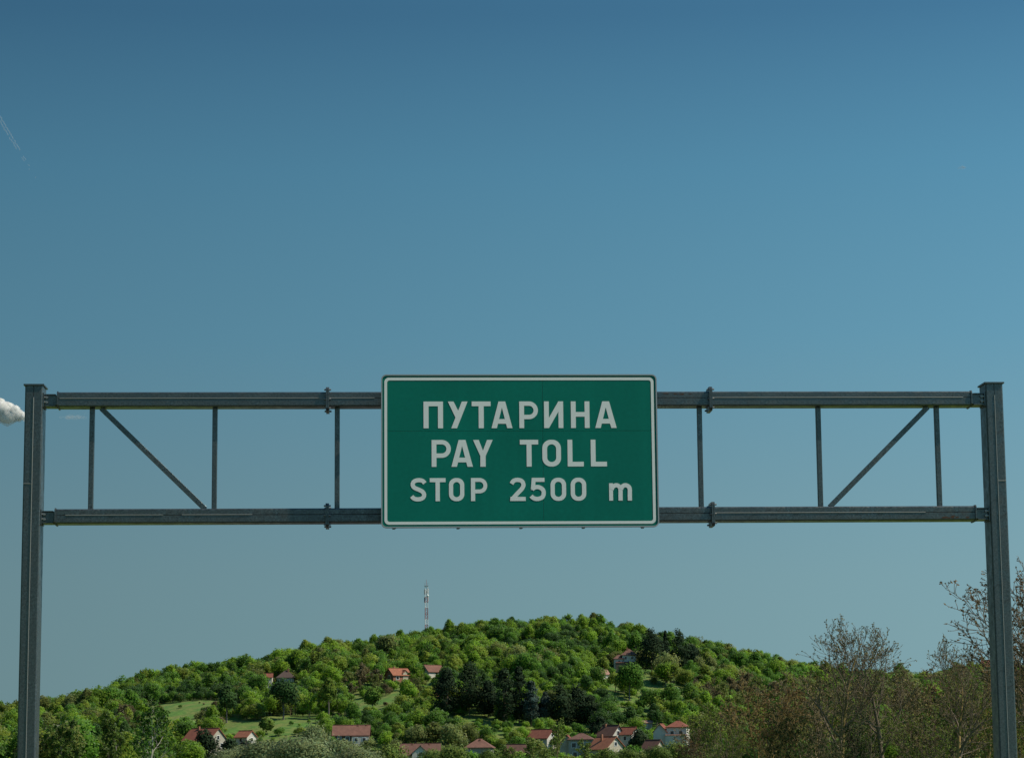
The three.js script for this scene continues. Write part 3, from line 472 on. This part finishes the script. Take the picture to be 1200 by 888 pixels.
house('small white gable glimpsed between bare branches by the right post', 126.5, 744, -85, [{ w: 5, d: 3.4, h: 3.7, rh: 2.2, roof: 'brown', wall: 'white', ov: 0.2, wins: [['r', 0, 2.8, 0.8, 1]] }]);
house('white gable glimpsed behind the yellowish trunk of the bare tree', 96.6, 742, -80, [{ w: 5, d: 3.6, h: 3.4, rh: 2.2, roof: 'dull', wall: 'white', ov: 0.2, wins: [['r', 0, 2.6, 0.8, 1]] }]);
house('house with red roof on the ridge beside the right gantry post', 188.2, 985, -10, [{ w: 6, d: 5, h: 7.1, rh: 2.4, roof: 'red', wall: 'cream', wins: [['f', 0, 4, 1, 1]] }]);
house('low house showing its dull roof ridge at the bottom left corner', -102.3, 500, 0, [{ w: 6, d: 5, h: 2.2, rh: 1.8, roof: 'dull', wall: 'cream', wins: [['f', 1.2, 1.2, 1, 1]] }]);

// ---------------------------------------------------------------- hill wood
const kinds = {
  broad: [0, 1, 2, 3, 4].map((i) => lobedCrown({ seed: 100 + i, height: 6.8, width: 5.2 + 0.4 * i, base: 0.04, lobes: 22 + i, leaves: 1900, size: 0.34 })),
  tall: [0, 1, 2].map((i) => lobedCrown({ seed: 140 + i, height: 8.2, width: 4.2, base: 0.06, lobes: 22, leaves: 1600, size: 0.33, pointy: 0.25 })),
  bush: [0, 1, 2].map((i) => lobedCrown({ seed: 180 + i, height: 3.2, width: 4.4, base: 0.02, lobes: 14, leaves: 1000, size: 0.36 })),
  sparse: [0, 1, 2].map((i) => { const t = openTree({ seed: 220 + i, height: 7, r: 0.11, levels: 2, kids: [13, 10], ang: [46, 45], ratio: [0.6, 0.5], minR: 0.024, leaf: 0.30, perTip: 6, along: 0.7, spread: 0.6, blend: 0.5 }); t.trunk = mergeGeometries([t.trunk, t.branches]); return t; }),
};
const tints = {   // albedo of the new spring leaf of each kind
  lime: [0.178, 0.305, 0.022], green: [0.098, 0.215, 0.021], yellow: [0.212, 0.285, 0.034], deep: [0.052, 0.124, 0.020], olive: [0.155, 0.190, 0.040], brown: [0.165, 0.138, 0.064], pale: [0.215, 0.262, 0.076],
};
const tintMat = Object.fromEntries(Object.entries(tints).map(([k, c]) => [k, [0.86, 1, 1.16].map((f) => leafMat(c[0] * f, c[1] * f, c[2] * f, 0.55))]));
const clearings = [[-114, 848, 13, 11], [-77, 783, 15, 11], [-47, 832, 8, 7], [50, 838, 7, 6], [-112, 812, 8, 14]];   // open grass: u, v, half width, half depth
const keep = [];   // trees placed one by one, so that the wood leaves room for them
const heroes = [
  // kind, seed, u, v, height, width, tint or bark, label
  ['broad', 37.3, 812, 13.0, 9.6, [0.075, 0.165, 0.018], 'large round bright green tree below the brown roofed hill house'],
  ['broad', -74.0, 797, 13.6, 9.6, [0.032, 0.078, 0.020], 'large dark green round tree above the grassy clearing'],
  ['tall', -59.6, 797.5, 14.2, 6.2, [0.120, 0.180, 0.022], 'tall lime green tree at the right end of the clearing'],
  ['tall', -92.5, 800, 12.5, 6.2, [0.040, 0.090, 0.022], 'slim dark green tree left of the large dark round tree'],
  ['broad', -77.0, 772, 5.2, 4.6, [0.110, 0.170, 0.024], 'small bright tree standing alone on the grassy clearing'],
  ['broad', 30.1, 640, 5.6, 5.4, [0.070, 0.170, 0.016], 'round bright green bush in front of the village houses'],
  ['broad', -46.5, 815, 7.2, 6.2, [0.105, 0.185, 0.024], 'bright green bushy tree among the brown trees left of the pines'],
  ['broad', 36.6, 738, 8.0, 5.6, [0.036, 0.062, 0.024], 'dark tree between the narrow white house and the villa'],
  ['broad', -79, 735, 7.0, 5.0, [0.040, 0.042, 0.030], 'dark reddish tree right of the orange roofed small house'],
];
for (const [k, u, v, h, w] of heroes) keep.push([u, v, w * 0.5 + 1.5]);
const pines = [
  [-21.5, 788, 16.7, 9.6, 'wide dark pine at the left of the conifer clump'], [-14.5, 791, 17.4, 9.9, 'broad dark pine, second from the left in the clump'], [-8.3, 789, 12.7, 6.9, 'dark pine left of the tallest spruce in the clump'], [-3.2, 777, 21.3, 6.7, 'tallest dark spruce in the middle of the clump'], [1.3, 781, 19.8, 6.3, 'tall dark spruce right of the tallest one'],
  [5, 779, 15.0, 6.0, 'blue green spruce right of the tall dark spruces'], [9.6, 783, 10.3, 5.8, 'short dark spruce right of the blue green one'], [14.2, 780, 13.4, 9.2, 'dark rounded pine in the right group'], [19.4, 783, 12.3, 9.2, 'dark rounded pine, second from the right'], [23.6, 782, 9.0, 6.9, 'dark pine at the right end of the clump'],
  [48, 872, 16.2, 11.6, 'large dark cedar beside the brown roofed hill house'], [59, 893, 15.0, 10.4, 'dark cedar further right on the skyline'], [55, 905, 12.9, 6.2, 'thin dark conifer between the two cedars'], [25.6, 752, 8.2, 6.8, 'small dark conifer behind the beige house'], [-87.2, 700, 12.6, 9.4, 'dark conifer in front of the beige gabled house'], [-78.6, 690, 9.6, 6.8, 'short dark conifer in front of the orange roofed house'], [64.5, 900, 10.1, 7.5, 'dark conifer at the right of the cedars'],
];
for (const [u, v, h, w] of pines) keep.push([u, v, w * 0.42]);
const RW = rng(2024), wood = [];
const h0 = (v) => (v > 790 ? 0.8 : 1.3);
const openAhead = (u, v, list, front) => list.some(([cu, cv, hu, hv]) => Math.abs(u * cv / v - cu) < hu + 1 && v > cv - hv - front && v < cv + hv);
for (let v = 470; v < 1022; v += 4.1) for (let u = -262; u < 262; u += 4.1) {
  const uu = u + (RW() - 0.5) * 4.2, vv = v + (RW() - 0.5) * 4.2, r1 = RW(), r2 = RW(), r3 = RW(), r4 = RW(), b = uu / vv;
  const n1 = perlin.noise(uu * 0.025, vv * 0.02, 3.3), n2 = perlin.noise(uu * 0.06, vv * 0.05, 8.1);
  let kind, tint, s = (0.54 + 0.60 * r2 * r2 + 0.12 * r4) * (1 + 0.55 * n2 + 0.25 * n1), low = false;
  if (vv < 742) { if (b > -0.128 && b < 0.085) { if (vv < 600 || r1 > (vv < 690 ? 0.5 : 0.6)) continue; low = true; } else if (vv < 600 && (b > -0.15 && b < 0.085 || r1 < 0.5)) continue; }
  if (openAhead(uu, vv, clearings, -1.5 + 5 * n2)) { if (r1 < 0.84) continue; low = true; s *= 0.3 + 0.5 * r3; }
  if (openAhead(uu, vv, clearings, 34)) { if (r1 < 0.5) continue; low = true; s *= 0.8; }
  if (houses.some((h) => Math.hypot(uu - h.u, vv - h.v) < h.r + 0.9)) continue;
  if (houses.some((h) => h.v > 800 && Math.abs(uu * h.v / vv - h.u) < h.r + 1 && vv < h.v && vv > h.v - (h.v > 870 && h.u > 0 ? 30 : h.u < -60 ? 18 : 3))) continue;
  if (houses.some((h) => Math.abs(uu * h.v / vv - h.u) < h.r * 0.95 && vv < h.v && vv > h.v - 48)) { if (r1 < 0.2) continue; low = true; s *= h0(vv); }
  if (keep.some(([ku, kv, kr]) => Math.hypot(uu - ku, vv - kv) < kr + 1 || (Math.abs(uu * kv / vv - ku) < kr * 0.9 && vv < kv && vv > kv - 30 && ((low = true), r1 < 0.4)))) continue;
  // what grows where: brown still bare trees in two belts, lime and yellow along the crest, darker to the left
  const bareBelt = (uu > -62 && uu < -26 && vv > 815 && vv < 868) || (uu > -128 && uu < -92 && vv > 775 && vv < 850) || (uu > 60 && vv < 850 && n1 > -0.1);
  const t = 0.5 + 0.75 * (r3 - 0.5) + 1.15 * n1 + 0.7 * n2 + (b < -0.12 ? -0.12 : 0);
  if (bareBelt && r4 < 0.62) { kind = 'sparse'; tint = r3 < 0.55 ? 'brown' : 'olive'; }
  else { tint = t < 0.02 ? 'deep' : t < 0.34 ? 'green' : t < 0.74 ? 'lime' : t < 0.92 ? 'yellow' : t < 1.10 ? 'green' : t < 1.22 ? 'olive' : 'pale'; if (b > 0.07 && r4 < 0.4) tint = r3 < 0.65 ? 'green' : 'olive'; kind = r4 > 0.86 ? 'tall' : r4 > 0.78 ? 'sparse' : r4 > 0.66 ? 'bush' : 'broad'; }
  if (low) { kind = 'bush'; s *= 0.85; }
  
  if (vv > 950) { s *= 0.88; if (r1 > 0.88) { kind = r3 < 0.25 ? 'tall' : 'sparse'; s *= 1.12; } }
  const vi = (r1 * 997 | 0) % kinds[kind].length;
  const H = { broad: 6.8, tall: 8.2, bush: 3.2, sparse: 7 }[kind] * s;
  if (r2 < 0.45 && !low && vv > 742) { const us = uu + 2.4, vs = vv - 2.2; wood.push({ u: us, v: vs, kind: 'bush', tint: r3 < 0.4 ? 'green' : r3 < 0.7 ? 'lime' : 'olive', s: 0.7 + 0.4 * r4, vi: (r3 * 99 | 0) % 3, H: 3.6 * (0.7 + 0.4 * r4), turn: r1 * 30, f: 1, gy: ground(us, vs) }); }
  wood.push({ u: uu, v: vv, kind, tint, s, vi, H, turn: r2 * 40, f: (r3 * 991 | 0) % 3, gy: ground(uu, vv) });
}
// how much of each tree shows over those before it, bearing by bearing
wood.sort((a, b) => a.v - b.v);
{
  const bins = new Float64Array(700).fill(-1);
  for (const t of wood) {
    const c = t.u / t.v * 1000 + 350, half = 2.4 * t.s / t.v * 1000, top = (t.gy + t.H * 0.92 - 1.6) / t.v * 1000; let show = 0, n = 0;
    for (let k = Math.floor(c - half); k <= c + half; k++) { if (k < 0 || k >= 700) continue; show += Math.max(-6, top - Math.max(bins[k], 5.5)); n++; }
    t.show = n ? show / n : -9; t.seen = Math.abs(t.u / t.v) < 0.207;
    for (let k = Math.floor(c - half); k <= c + half; k++) if (k >= 0 && k < 700) bins[k] = Math.max(bins[k], top);
  }
}
const inView = wood.filter((t) => t.seen && t.show > 0).sort((a, b) => b.show * b.s - a.show * a.s), solo = new Set(inView.slice(0, 250));
const words = { lime: 'lime green', green: 'mid green', yellow: 'yellow green', deep: 'deep green', olive: 'olive', brown: 'brown budding', pale: 'pale green' };
const forms = { broad: 'round tree', tall: 'slender tree', bush: 'low bush', sparse: 'open tree' };
function plant(name, label, group, g, lm, bm, pos, turn, sx, sy, tm = bm) {
  const o = thing(name, label, /bush|shrub/.test(name) ? 'bush' : 'tree', pos, turn, group); o.scale.set(sx, sy, sx);
  part('trunk', g.trunk, bm, o); if (g.branches && g.branches !== g.trunk) part('branches', g.branches, tm, o); part('crown', g.crown, lm, o); return o;
}
for (const t of wood) {
  if (!solo.has(t)) continue;
  const b = t.u / t.v, rise = (t.v - 742) / 260;
  const level = rise > 0.86 ? 'on the crest' : rise > 0.55 ? 'on the upper slope' : rise > 0.2 ? 'on the middle slope' : rise > 0 ? 'at the foot of the hill' : 'on the valley floor';
  const where = b < -0.178 ? 'beyond the left post' : b < -0.145 ? 'right of the left post' : b < -0.115 ? 'above the beige gabled house' : b < -0.085 ? 'above the grassy clearing' : b < -0.055 ? 'above the long brown roof' : b < -0.030 ? 'below the radio mast' : b < 0.0 ? 'left of the tallest spruce' : b < 0.03 ? 'above the shuttered beige house' : b < 0.06 ? 'near the brown hill house' : b < 0.10 ? 'right of the cedars' : b < 0.14 ? 'behind the bare trees' : 'near the right post';
  const grown = t.s > 1.1 ? 'tall ' : t.s < 0.8 ? 'small ' : '';
  const label = `${grown}${words[t.tint]} ${forms[t.kind]} ${level}, ${where}`;
  const g = kinds[t.kind][t.vi];
  plant(t.kind === 'bush' ? 'hill_bush' : t.kind === 'sparse' ? 'budding_tree' : 'broadleaf_tree', label, 'trees and bushes of the hillside wood', { trunk: g.trunk, crown: g.crown }, tintMat[t.tint][t.f], t.kind === 'sparse' ? bark.brown : bark.grey, hillAt(t.u, t.v), t.turn, t.s, t.s * (0.92 + 0.16 * ((t.turn * 7) % 1)));
}
{ // the rest of the wood as one mass
  const mass = new THREE.Group(); mass.name = 'distant_wood'; mass.userData = { kind: 'stuff', label: 'dense mixed spring wood covering the hill behind the village', category: 'wood' }; scene.add(mass);
  const rest = wood.filter((t) => !solo.has(t) && t.show > -4.5), m4 = new THREE.Matrix4(), q = new THREE.Quaternion(), up = V(0, 1, 0), col = new THREE.Color();
  const whiteLeaf = leafMat(1, 1, 1, 0.55);
  for (const k in kinds) kinds[k].forEach((g, vi) => {
    const l = rest.filter((t) => t.kind === k && t.vi === vi); if (!l.length) return;
    for (const [nm, geo, mt] of [['crown', g.crown, whiteLeaf], ['trunk', g.trunk, k === 'sparse' ? bark.brown : bark.grey]]) {
      const im = shade(new THREE.InstancedMesh(geo, mt, l.length)); im.name = nm; im.userData.kind = 'stuff'; mass.add(im);
      l.forEach((t, i) => {
        const p = hillAt(t.u, t.v); im.setMatrixAt(i, m4.compose(p, q.setFromAxisAngle(up, t.turn), V(t.s, t.s, t.s)));
        if (nm === 'crown') { const c = tints[t.tint], f = 0.84 + 0.17 * t.f; im.setColorAt(i, col.setRGB(c[0] * f, c[1] * f, c[2] * f)); }
      });
    }
  });
  console.log('wood', wood.length, 'in view', inView.length, 'instanced', rest.length);
}
heroes.forEach(([k, u, v, h, w, c, label], i) => {
  const g = lobedCrown({ seed: 300 + i, height: h, width: w, lobes: k === 'tall' ? 26 : 34, leaves: 3000, size: 0.5, base: k === 'tall' ? 0.14 : 0.1, pointy: k === 'tall' ? 0.55 : 0.15 });
  plant(/bush/.test(label) && !/bushy/.test(label) ? 'round_bush' : 'broadleaf_tree', label, undefined, g, leafMat(...c, 0.3), bark.grey, hillAt(u, v), i, 1, 1);
});
const needle = [leafMat(0.018, 0.034, 0.015, 0.1), leafMat(0.023, 0.042, 0.017, 0.1), leafMat(0.046, 0.070, 0.054, 0.1)];
pines.forEach(([u, v, h, w, label], i) => {
  const round = !/thin/.test(label), cedar = /cedar/.test(label);
  const g = round ? lobedCrown({ seed: 400 + i, height: h, width: w, lobes: 40, leaves: 4200, size: 0.42, base: 0.03, skirt: 1, girth: 0.013, stretch: 0.9, pointy: /spruce/.test(label) ? 0.85 : 0.65 }) : conifer({ seed: 400 + i, height: h, width: w, whorls: Math.round(h * 2), arms: 11, size: 0.6, ragged: 0.4, base: 0.08, droop: /cedar/.test(label) ? 0.1 : 0.3 });
  plant('conifer', label, undefined, g, needle[/blue/.test(label) ? 2 : i % 2], bark.dark, hillAt(u, v), i * 2.1, 1, 1);
});

// ---------------------------------------------------------------- lattice mast on the crest
{
  const o = thing('radio_mast', 'red and white lattice radio mast rising behind the hilltop trees', 'mast', hillAt(-35.6, 1006, -0.5));
  const red = std(0.30, 0.075, 0.06, 0.8), white = std(0.66, 0.66, 0.63, 0.7), grey = std(0.22, 0.22, 0.22, 0.7), n = 11, step = 2.25, wid = 0.55;
  const bar = (a, b, r) => { const d = b.clone().sub(a), g = new THREE.CylinderGeometry(r, r, d.length(), 5); g.applyQuaternion(new THREE.Quaternion().setFromUnitVectors(V(0, 1, 0), d.clone().normalize())); g.translate((a.x + b.x) / 2, (a.y + b.y) / 2, (a.z + b.z) / 2); return g; };
  const order = [1, 1, 1, 0, 1, 0, 0, 1, 0, 1, 1];   // 0 red, 1 white
  for (let i = 0; i < n; i++) {
    const y0 = i * step, y1 = y0 + step, gs = [], C = [[-wid, -wid], [wid, -wid], [wid, wid], [-wid, wid]];
    C.forEach(([x, z], k) => { const [x2, z2] = C[(k + 1) % 4]; gs.push(bar(V(x, y0, z), V(x, y1, z), 0.11), bar(V(x, y0, z), V(x2, (y0 + y1) / 2, z2), 0.06), bar(V(x2, (y0 + y1) / 2, z2), V(x, y1, z), 0.06), bar(V(x, y1, z), V(x2, y1, z2), 0.06)); });
    part('mast_section', mergeGeometries(gs), order[i] ? white : red, o);
  }
  const top = n * step;
  for (const [x, z, y] of [[-0.75, 0.5, top - 2.4], [0.8, 0.5, top - 2.2], [0, -0.9, top - 2.3], [0.75, 0.4, top - 5.2], [-0.75, 0.4, top - 5.6]]) part('panel_antenna', bx(0.35, 2.1, 0.2, x, y, z, 0.05), x > 0 ? white : grey, o);
  part('dish', new THREE.SphereGeometry(0.55, 10, 6, 0, 6.3, 0, 1.2).rotateX(1.57).translate(0.5, top - 3.9, 0.7), white, o);
  part('platform', bx(1.6, 0.1, 1.6, 0, top + 0.05, 0, 0.02), grey, o);
  part('lightning_rod', bar(V(0, top + 0.1, 0), V(0, top + 2.6, 0), 0.07), red, o);
  for (const [x, z] of [[-0.6, 0.5], [0.6, 0.5]]) part('whip_antenna', bar(V(x, top + 0.1, z), V(x, top + 1.3, z), 0.06), grey, o);
}

// ---------------------------------------------------------------- trees of the middle distance
const midLeaf = { fresh: leafMat(0.070, 0.150, 0.018), willow: leafMat(0.165, 0.205, 0.085, 0.4), young: leafMat(0.130, 0.185, 0.035), mixed: leafMat(0.085, 0.135, 0.022) };
{
  const g = openTree({ seed: 501, height: 11.8, r: 0.2, levels: 3, kids: [12, 7, 4], ratio: [0.5, 0.5, 0.5], ang: [50, 48, 45], minR: 0.012, leaf: 0.27, perTip: 5, along: 0.5, spread: 0.28, trunkLen: 0.86 });
  plant('leafy_tree', 'fresh green leafy tree with pale trunk at the bottom left', undefined, g, midLeaf.fresh, bark.pale, hillAt(-45.4, 310), 0.6, 0.92, 0.88);
  const g2 = openTree({ seed: 503, height: 9.4, r: 0.17, levels: 3, kids: [12, 7, 4], ratio: [0.5, 0.5, 0.5], ang: [52, 48, 45], minR: 0.012, leaf: 0.27, perTip: 5, along: 0.5, spread: 0.28, trunkLen: 0.84 });
  plant('leafy_tree', 'fresh green leafy tree left of the pale trunked one, bottom left', undefined, g2, midLeaf.mixed, bark.grey, hillAt(-50.4, 318), 2.0, 0.98, 0.98);
  plant('leafy_tree', 'lower green leafy tree beside the left gantry post', undefined, g2, midLeaf.mixed, bark.grey, hillAt(-62.9, 345), 4.0, 0.95, 0.92);
  plant('leafy_tree', 'green leafy tree in the bottom left corner of the view', undefined, g2, midLeaf.fresh, bark.grey, hillAt(-70.8, 352), 5.1, 0.92, 0.86);
}
{ // willows: soft, drooping, pale
  const forms2 = [0, 1].map((i) => lobedCrown({ seed: 520 + i, height: 9, width: 11, base: 0.05, lobes: 46, leaves: 6000, size: 0.3, stretch: 0.85, droop: 0.5 }));
  [[-38.9, 395, 0.72, 0.90, 'pale grey green willow below the clearing, left one of the row'], [-46.1, 430, 0.64, 0.80, 'low pale willow in front of the small orange roof'], [-32.9, 380, 0.76, 0.92, 'pale grey green willow in the middle of the row'], [-29.6, 420, 0.74, 0.80, 'pale willow right of the middle one, below the long roof'], [-36.0, 452, 1.03, 0.62, 'tallest pale willow left of the long brown roof'], [-23.4, 372, 0.56, 0.72, 'small pale willow at the right end of the row'], [-45.6, 396, 0.54, 0.72, 'small pale willow at the left end of the row']].forEach(([u, v, sy, sx, label], i) => plant('willow', label, undefined, forms2[i % 2], midLeaf.willow, bark.grey, hillAt(u, v), i * 1.7, sx, sy));
}
{ // young sparse trees before the village
  const g = openTree({ seed: 540, height: 7.6, r: 0.09, levels: 2, kids: [14, 9], ang: [40, 42], ratio: [0.42, 0.5], minR: 0.014, leaf: 0.26, perTip: 4, along: 0.6, spread: 0.24, trunkLen: 0.92 });
  [[7.8, 470, 1.2, 0.9, 'slim young tree with fresh leaves in front of the red roofed white house'], [3.5, 480, 0.76, 1.1, 'thin young tree in front of the sloping brown roof'], [-0.9, 470, 0.62, 1.1, 'short young tree left of the other young trees'], [12.7, 460, 0.72, 1.0, 'short young tree in front of the beige house'], [16.2, 470, 0.52, 1.0, 'small young tree below the beige house'], [5.8, 500, 0.55, 1.2, 'low young tree between the two taller young trees']].forEach(([u, v, sy, sx, label], i) => plant('young_tree', label, undefined, g, midLeaf.young, bark.brown, hillAt(u, v), i * 1.3, sx, sy));
  const b = lobedCrown({ seed: 560, height: 5.0, width: 8.0, base: 0.02, lobes: 28, leaves: 2600, size: 0.32 });
  [[-13.1, 520, 0.90, 'bright green bush in front of the dormered house'], [-5.5, 560, 0.74, 'green bush between the dormered and the grey house'], [-18.9, 560, 0.78, 'green bush at the left foot of the dormered house'], [25, 560, 0.72, 'green bush at the foot of the cream house'], [-24.5, 500, 0.95, 'bright green bush between the willows and the dormered house'], [31.7, 560, 0.82, 'green bush below the brown roof near the villa'], [38.1, 600, 1.05, 'green bush in front of the white villa'], [20.6, 545, 0.70, 'low green bush in front of the cream gable']].forEach(([u, v, s, label], i) => plant('round_bush', label, undefined, b, i % 2 ? midLeaf.mixed : midLeaf.young, bark.brown, hillAt(u, v), i * 2, s, s));
}
// ---------------------------------------------------------------- bare and budding trees at the right, near the road
const bud = { russet: leafMat(0.150, 0.098, 0.044, 0.3), brown: leafMat(0.150, 0.130, 0.050, 0.3), sprout: leafMat(0.120, 0.165, 0.022, 0.35), dark: leafMat(0.030, 0.048, 0.014, 0.2) };
{
  const bareTree = (seed, h, o = {}) => openTree({ seed, height: h, r: h * 0.016, levels: 3, kids: [14, 9, 6], ang: [36, 40, 40], ratio: [0.50, 0.48, 0.5], start: [0.3, 0.15, 0.1], up: [0.08, 0.14, 0.12], wig: [0.14, 0.26, 0.34], minR: 0.012, leaf: 0.06, perTip: 3, along: 0.35, spread: 0.07, ...o });
  const B = [bareTree(601, 11.4), bareTree(607, 11.2, { kids: [12, 9, 6], ang: [40, 42, 42], forks: 1 }), bareTree(613, 10.6, { kids: [14, 10, 6], ang: [48, 44, 40], ratio: [0.62, 0.48, 0.48], trunkLen: 0.76 })];
  plant('bare_tree', 'budding tree with yellowish lichened trunk, tallest left of the right post', undefined, B[0], bud.brown, bark.lichen, hillAt(19.3, 150), 0.4, 1.15, 0.97, bark.dark);
  plant('bare_tree', 'budding tree with twin leaning stems right of the yellowish trunk', undefined, B[0], bud.brown, bark.dark, hillAt(22.8, 154), 3.6, 1.12, 0.95);
  plant('bare_tree', 'tall bare tree reaching up behind the right gantry post', undefined, B[2], bud.russet, bark.dark, hillAt(20.2, 98), 1.2, 1.25, 0.95);
  plant('bare_tree', 'bare tree leaning in from the right edge of the view', undefined, B[1], bud.russet, bark.brown, hillAt(22.6, 104), 4.0, 0.95, 0.93);
  plant('bare_tree', 'shorter bare tree left of the right gantry post', undefined, B[2], bud.brown, bark.lichen, hillAt(23.2, 132), 3.0, 0.86, 0.83, bark.dark);
  const thick = [0, 1, 2].map((i) => openTree({ seed: 640 + i, height: 7.6, r: 0.09, levels: 3, kids: [10, 7, 4], ang: [44, 46, 44], ratio: [0.58, 0.48, 0.48], minR: 0.013, leaf: 0.09, perTip: 4, along: 0.5, spread: 0.14, trunkLen: 0.82, forks: 1 }));
  const spots = [   // u, v, scale, leaf, bark
    [14.6, 176, 0.86, 'sprout'], [16.6, 170, 1.02, 'russet'], [18.4, 178, 1.05, 'sprout'], [20.6, 172, 1.10, 'brown'], [13.6, 160, 0.62, 'sprout'], [16.2, 152, 0.70, 'dark'], [23.2, 166, 1.05, 'sprout'], [25.2, 160, 1.02, 'brown'], [27.6, 164, 1.06, 'russet'], [29.6, 158, 1.1, 'sprout'], [31.8, 166, 1.15, 'sprout'], [25.0, 142, 0.86, 'sprout'], [28.0, 140, 0.92, 'dark'], [30.6, 144, 0.95, 'russet'], [17.6, 130, 0.58, 'dark'], [15.4, 128, 0.50, 'dark'], [20.9, 128, 0.60, 'sprout'], [23.4, 118, 0.66, 'sprout'], [25.4, 120, 0.72, 'brown'], [33.6, 160, 1.1, 'brown'], [12.2, 172, 0.58, 'russet'], [22.4, 182, 1.12, 'brown']];
  const lw = { russet: 'russet leaved', brown: 'brown budding', sprout: 'green sprouting', dark: 'dark evergreen' };
  spots.forEach(([u, v, s, l], i) => { const b = u / v, label = `${s > 1 ? 'tall ' : s < 0.75 ? 'low ' : ''}${lw[l]} shrub in the thicket, ${b < 0.085 ? 'at its left end' : b < 0.105 ? 'left of the yellowish trunk' : b < 0.135 ? 'beside the yellowish trunk' : b < 0.16 ? 'right of the twin stemmed tree' : b < 0.18 ? 'left of the right post' : 'around the right post'}${v > 165 ? ', at the back' : v < 135 ? ', at the front' : ''}`; plant('thicket_shrub', label, 'shrubs of the roadside thicket', thick[i % 3], bud[l], i % 4 === 1 ? bark.lichen : i % 2 ? bark.brown : bark.dark, hillAt(u, v), i * 1.9, s * 1.05, s); });
}

// ---------------------------------------------------------------- clouds
{
  const at = (azimuth, elevation, dist) => V(Math.sin(azimuth) * dist, elevation * dist, -Math.cos(azimuth) * dist);
  const puff = (seed, n, w, h, d, r0, flat) => {
    const R = rng(seed), gs = [], ico = new THREE.IcosahedronGeometry(1, n > 500 ? 0 : 1);
    for (let i = 0; i < n; i++) {
      const e = R() ** 0.6, dir = unit(R), x = dir.x * e * w / 2, y = Math.abs(dir.y) * e * h * (1 - 0.5 * Math.abs(x) / (w / 2)) * (R() < flat ? 0.4 : 1), z = dir.z * e * d / 2, r = r0 * (0.45 + 0.9 * R()) * (1.15 - 0.75 * e);
      gs.push(ico.clone().scale(r * (0.8 + 0.5 * R()), r * (0.7 + 0.4 * R()), r).translate(x, y, z));
    }
    return mergeGeometries(gs);
  };
  const white = std(0.80, 0.79, 0.76, 1), thin = std(0.6, 0.6, 0.58, 1, 0, { transparent: true, opacity: 0.035 });
  const add = (label, geo, m, p, turn) => { const o = shade(new THREE.Mesh(geo, m)); o.name = numbered('cloud'); o.userData = { label, category: 'cloud' }; o.position.copy(p); o.rotation.y = turn; scene.add(o); return o; };
  const dirOf = (px, py) => [(px - 600) / 2900 + 3 * D2R, (905 - py) / 2900];
  const airAt = (u, y, v) => V(u * CA + v * SA, y, u * SA - v * CA);
  { // one lumpy body: billows of noise-roughened spheres, with thin vapour round them
    const R = rng(71), body = [], veil = [];
    const lump = (r, f, k, seed) => { const g = new THREE.IcosahedronGeometry(1, 6), P = g.attributes.position, N = g.attributes.normal, p = V(0, 0, 0); for (let i = 0; i < P.count; i++) { p.fromBufferAttribute(P, i); N.setXYZ(i, p.x, p.y, p.z); let n = 0; for (let o = 1, a = 1; o < 9; o *= 2.1, a *= 0.55) n += a * perlin.noise(p.x * f * o + seed, p.y * f * o, p.z * f * o - seed); p.multiplyScalar(r * (1 + k * n)); P.setXYZ(i, p.x, p.y, p.z); } g.deleteAttribute('uv'); return g; };
    for (const [x, y, r] of [[-60, 45, 50], [-18, 74, 38], [10, 60, 40], [46, 46, 36], [80, 36, 24], [102, 28, 13], [20, 32, 36], [-30, 98, 22], [62, 62, 20], [-8, 102, 16], [30, 80, 18], [92, 44, 12]]) { body.push(lump(r, 1.6, 0.15, r).scale(1, 0.98, 1).translate(x, y, R() * 40)); veil.push(lump(r * 1.17, 1.7, 0.3, r + 3).scale(1, 0.98, 1).translate(x + 2, y - 2, R() * 40)); }
    const vapour = (o) => new THREE.MeshPhysicalMaterial({ color: new THREE.Color().setRGB(0.90, 0.89, 0.86), roughness: 1, specularIntensity: 0, transmission: 0.6, thickness: 0, side: THREE.DoubleSide, ...o });
    const puffy = add('small white cumulus cloud at the left edge behind the post', mergeGeometries(body), vapour({}), airAt(-2500, 1712, 12000), 0.1);
    part('fringe', mergeGeometries(veil), std(0.7, 0.7, 0.68, 1, 0, { transparent: true, opacity: 0.32 }), puffy);
  }
  add('faint cloud wisp just right of the left post under the beam', puff(72, 60, 190, 40, 60, 9, 0.8), thin, airAt(-2150, 1735, 12000), 0.1);
  { // broken double vapour trail
    const R = rng(73), gs = [], ico = new THREE.IcosahedronGeometry(1, 1), a = airAt(-2562, 3270, 12000), b = airAt(-2347, 2914, 12000);
    for (const side of [-8, 8]) for (const [t0, t1] of side < 0 ? [[0, 0.30], [0.33, 0.50], [0.62, 0.68], [0.78, 0.80]] : [[0, 0.36], [0.37, 0.52], [0.60, 0.65], [0.72, 0.75], [0.9, 0.92]]) {
      const pts = []; for (let t = t0; t <= t1 + 1e-6; t += 0.01) { const p = a.clone().lerp(b, t); pts.push(p.add(V(side * (1 - 0.4 * t) + 9 * perlin.noise(t * 30, side, 1), 5 * perlin.noise(t * 30, 4, side), 0))); }
      gs.push(new THREE.TubeGeometry(new THREE.CatmullRomCurve3(pts), Math.max(4, pts.length), 2.6 * (1 - 0.5 * t0), 5));
    }
    const o = add('thin broken vapour trail in the upper left sky', mergeGeometries(gs), std(0.6, 0.6, 0.58, 1, 0, { transparent: true, opacity: 0.13 }), V(0, 0, 0), 0); o.name = 'vapour_trail_cloud';
  }
  add('tiny faint cloud scrap high in the right sky', puff(74, 24, 50, 18, 20, 8, 0.5), thin, airAt(2251, 2950, 12000), 0);
}
camera.updateMatrixWorld();
renderer.render(scene, camera);
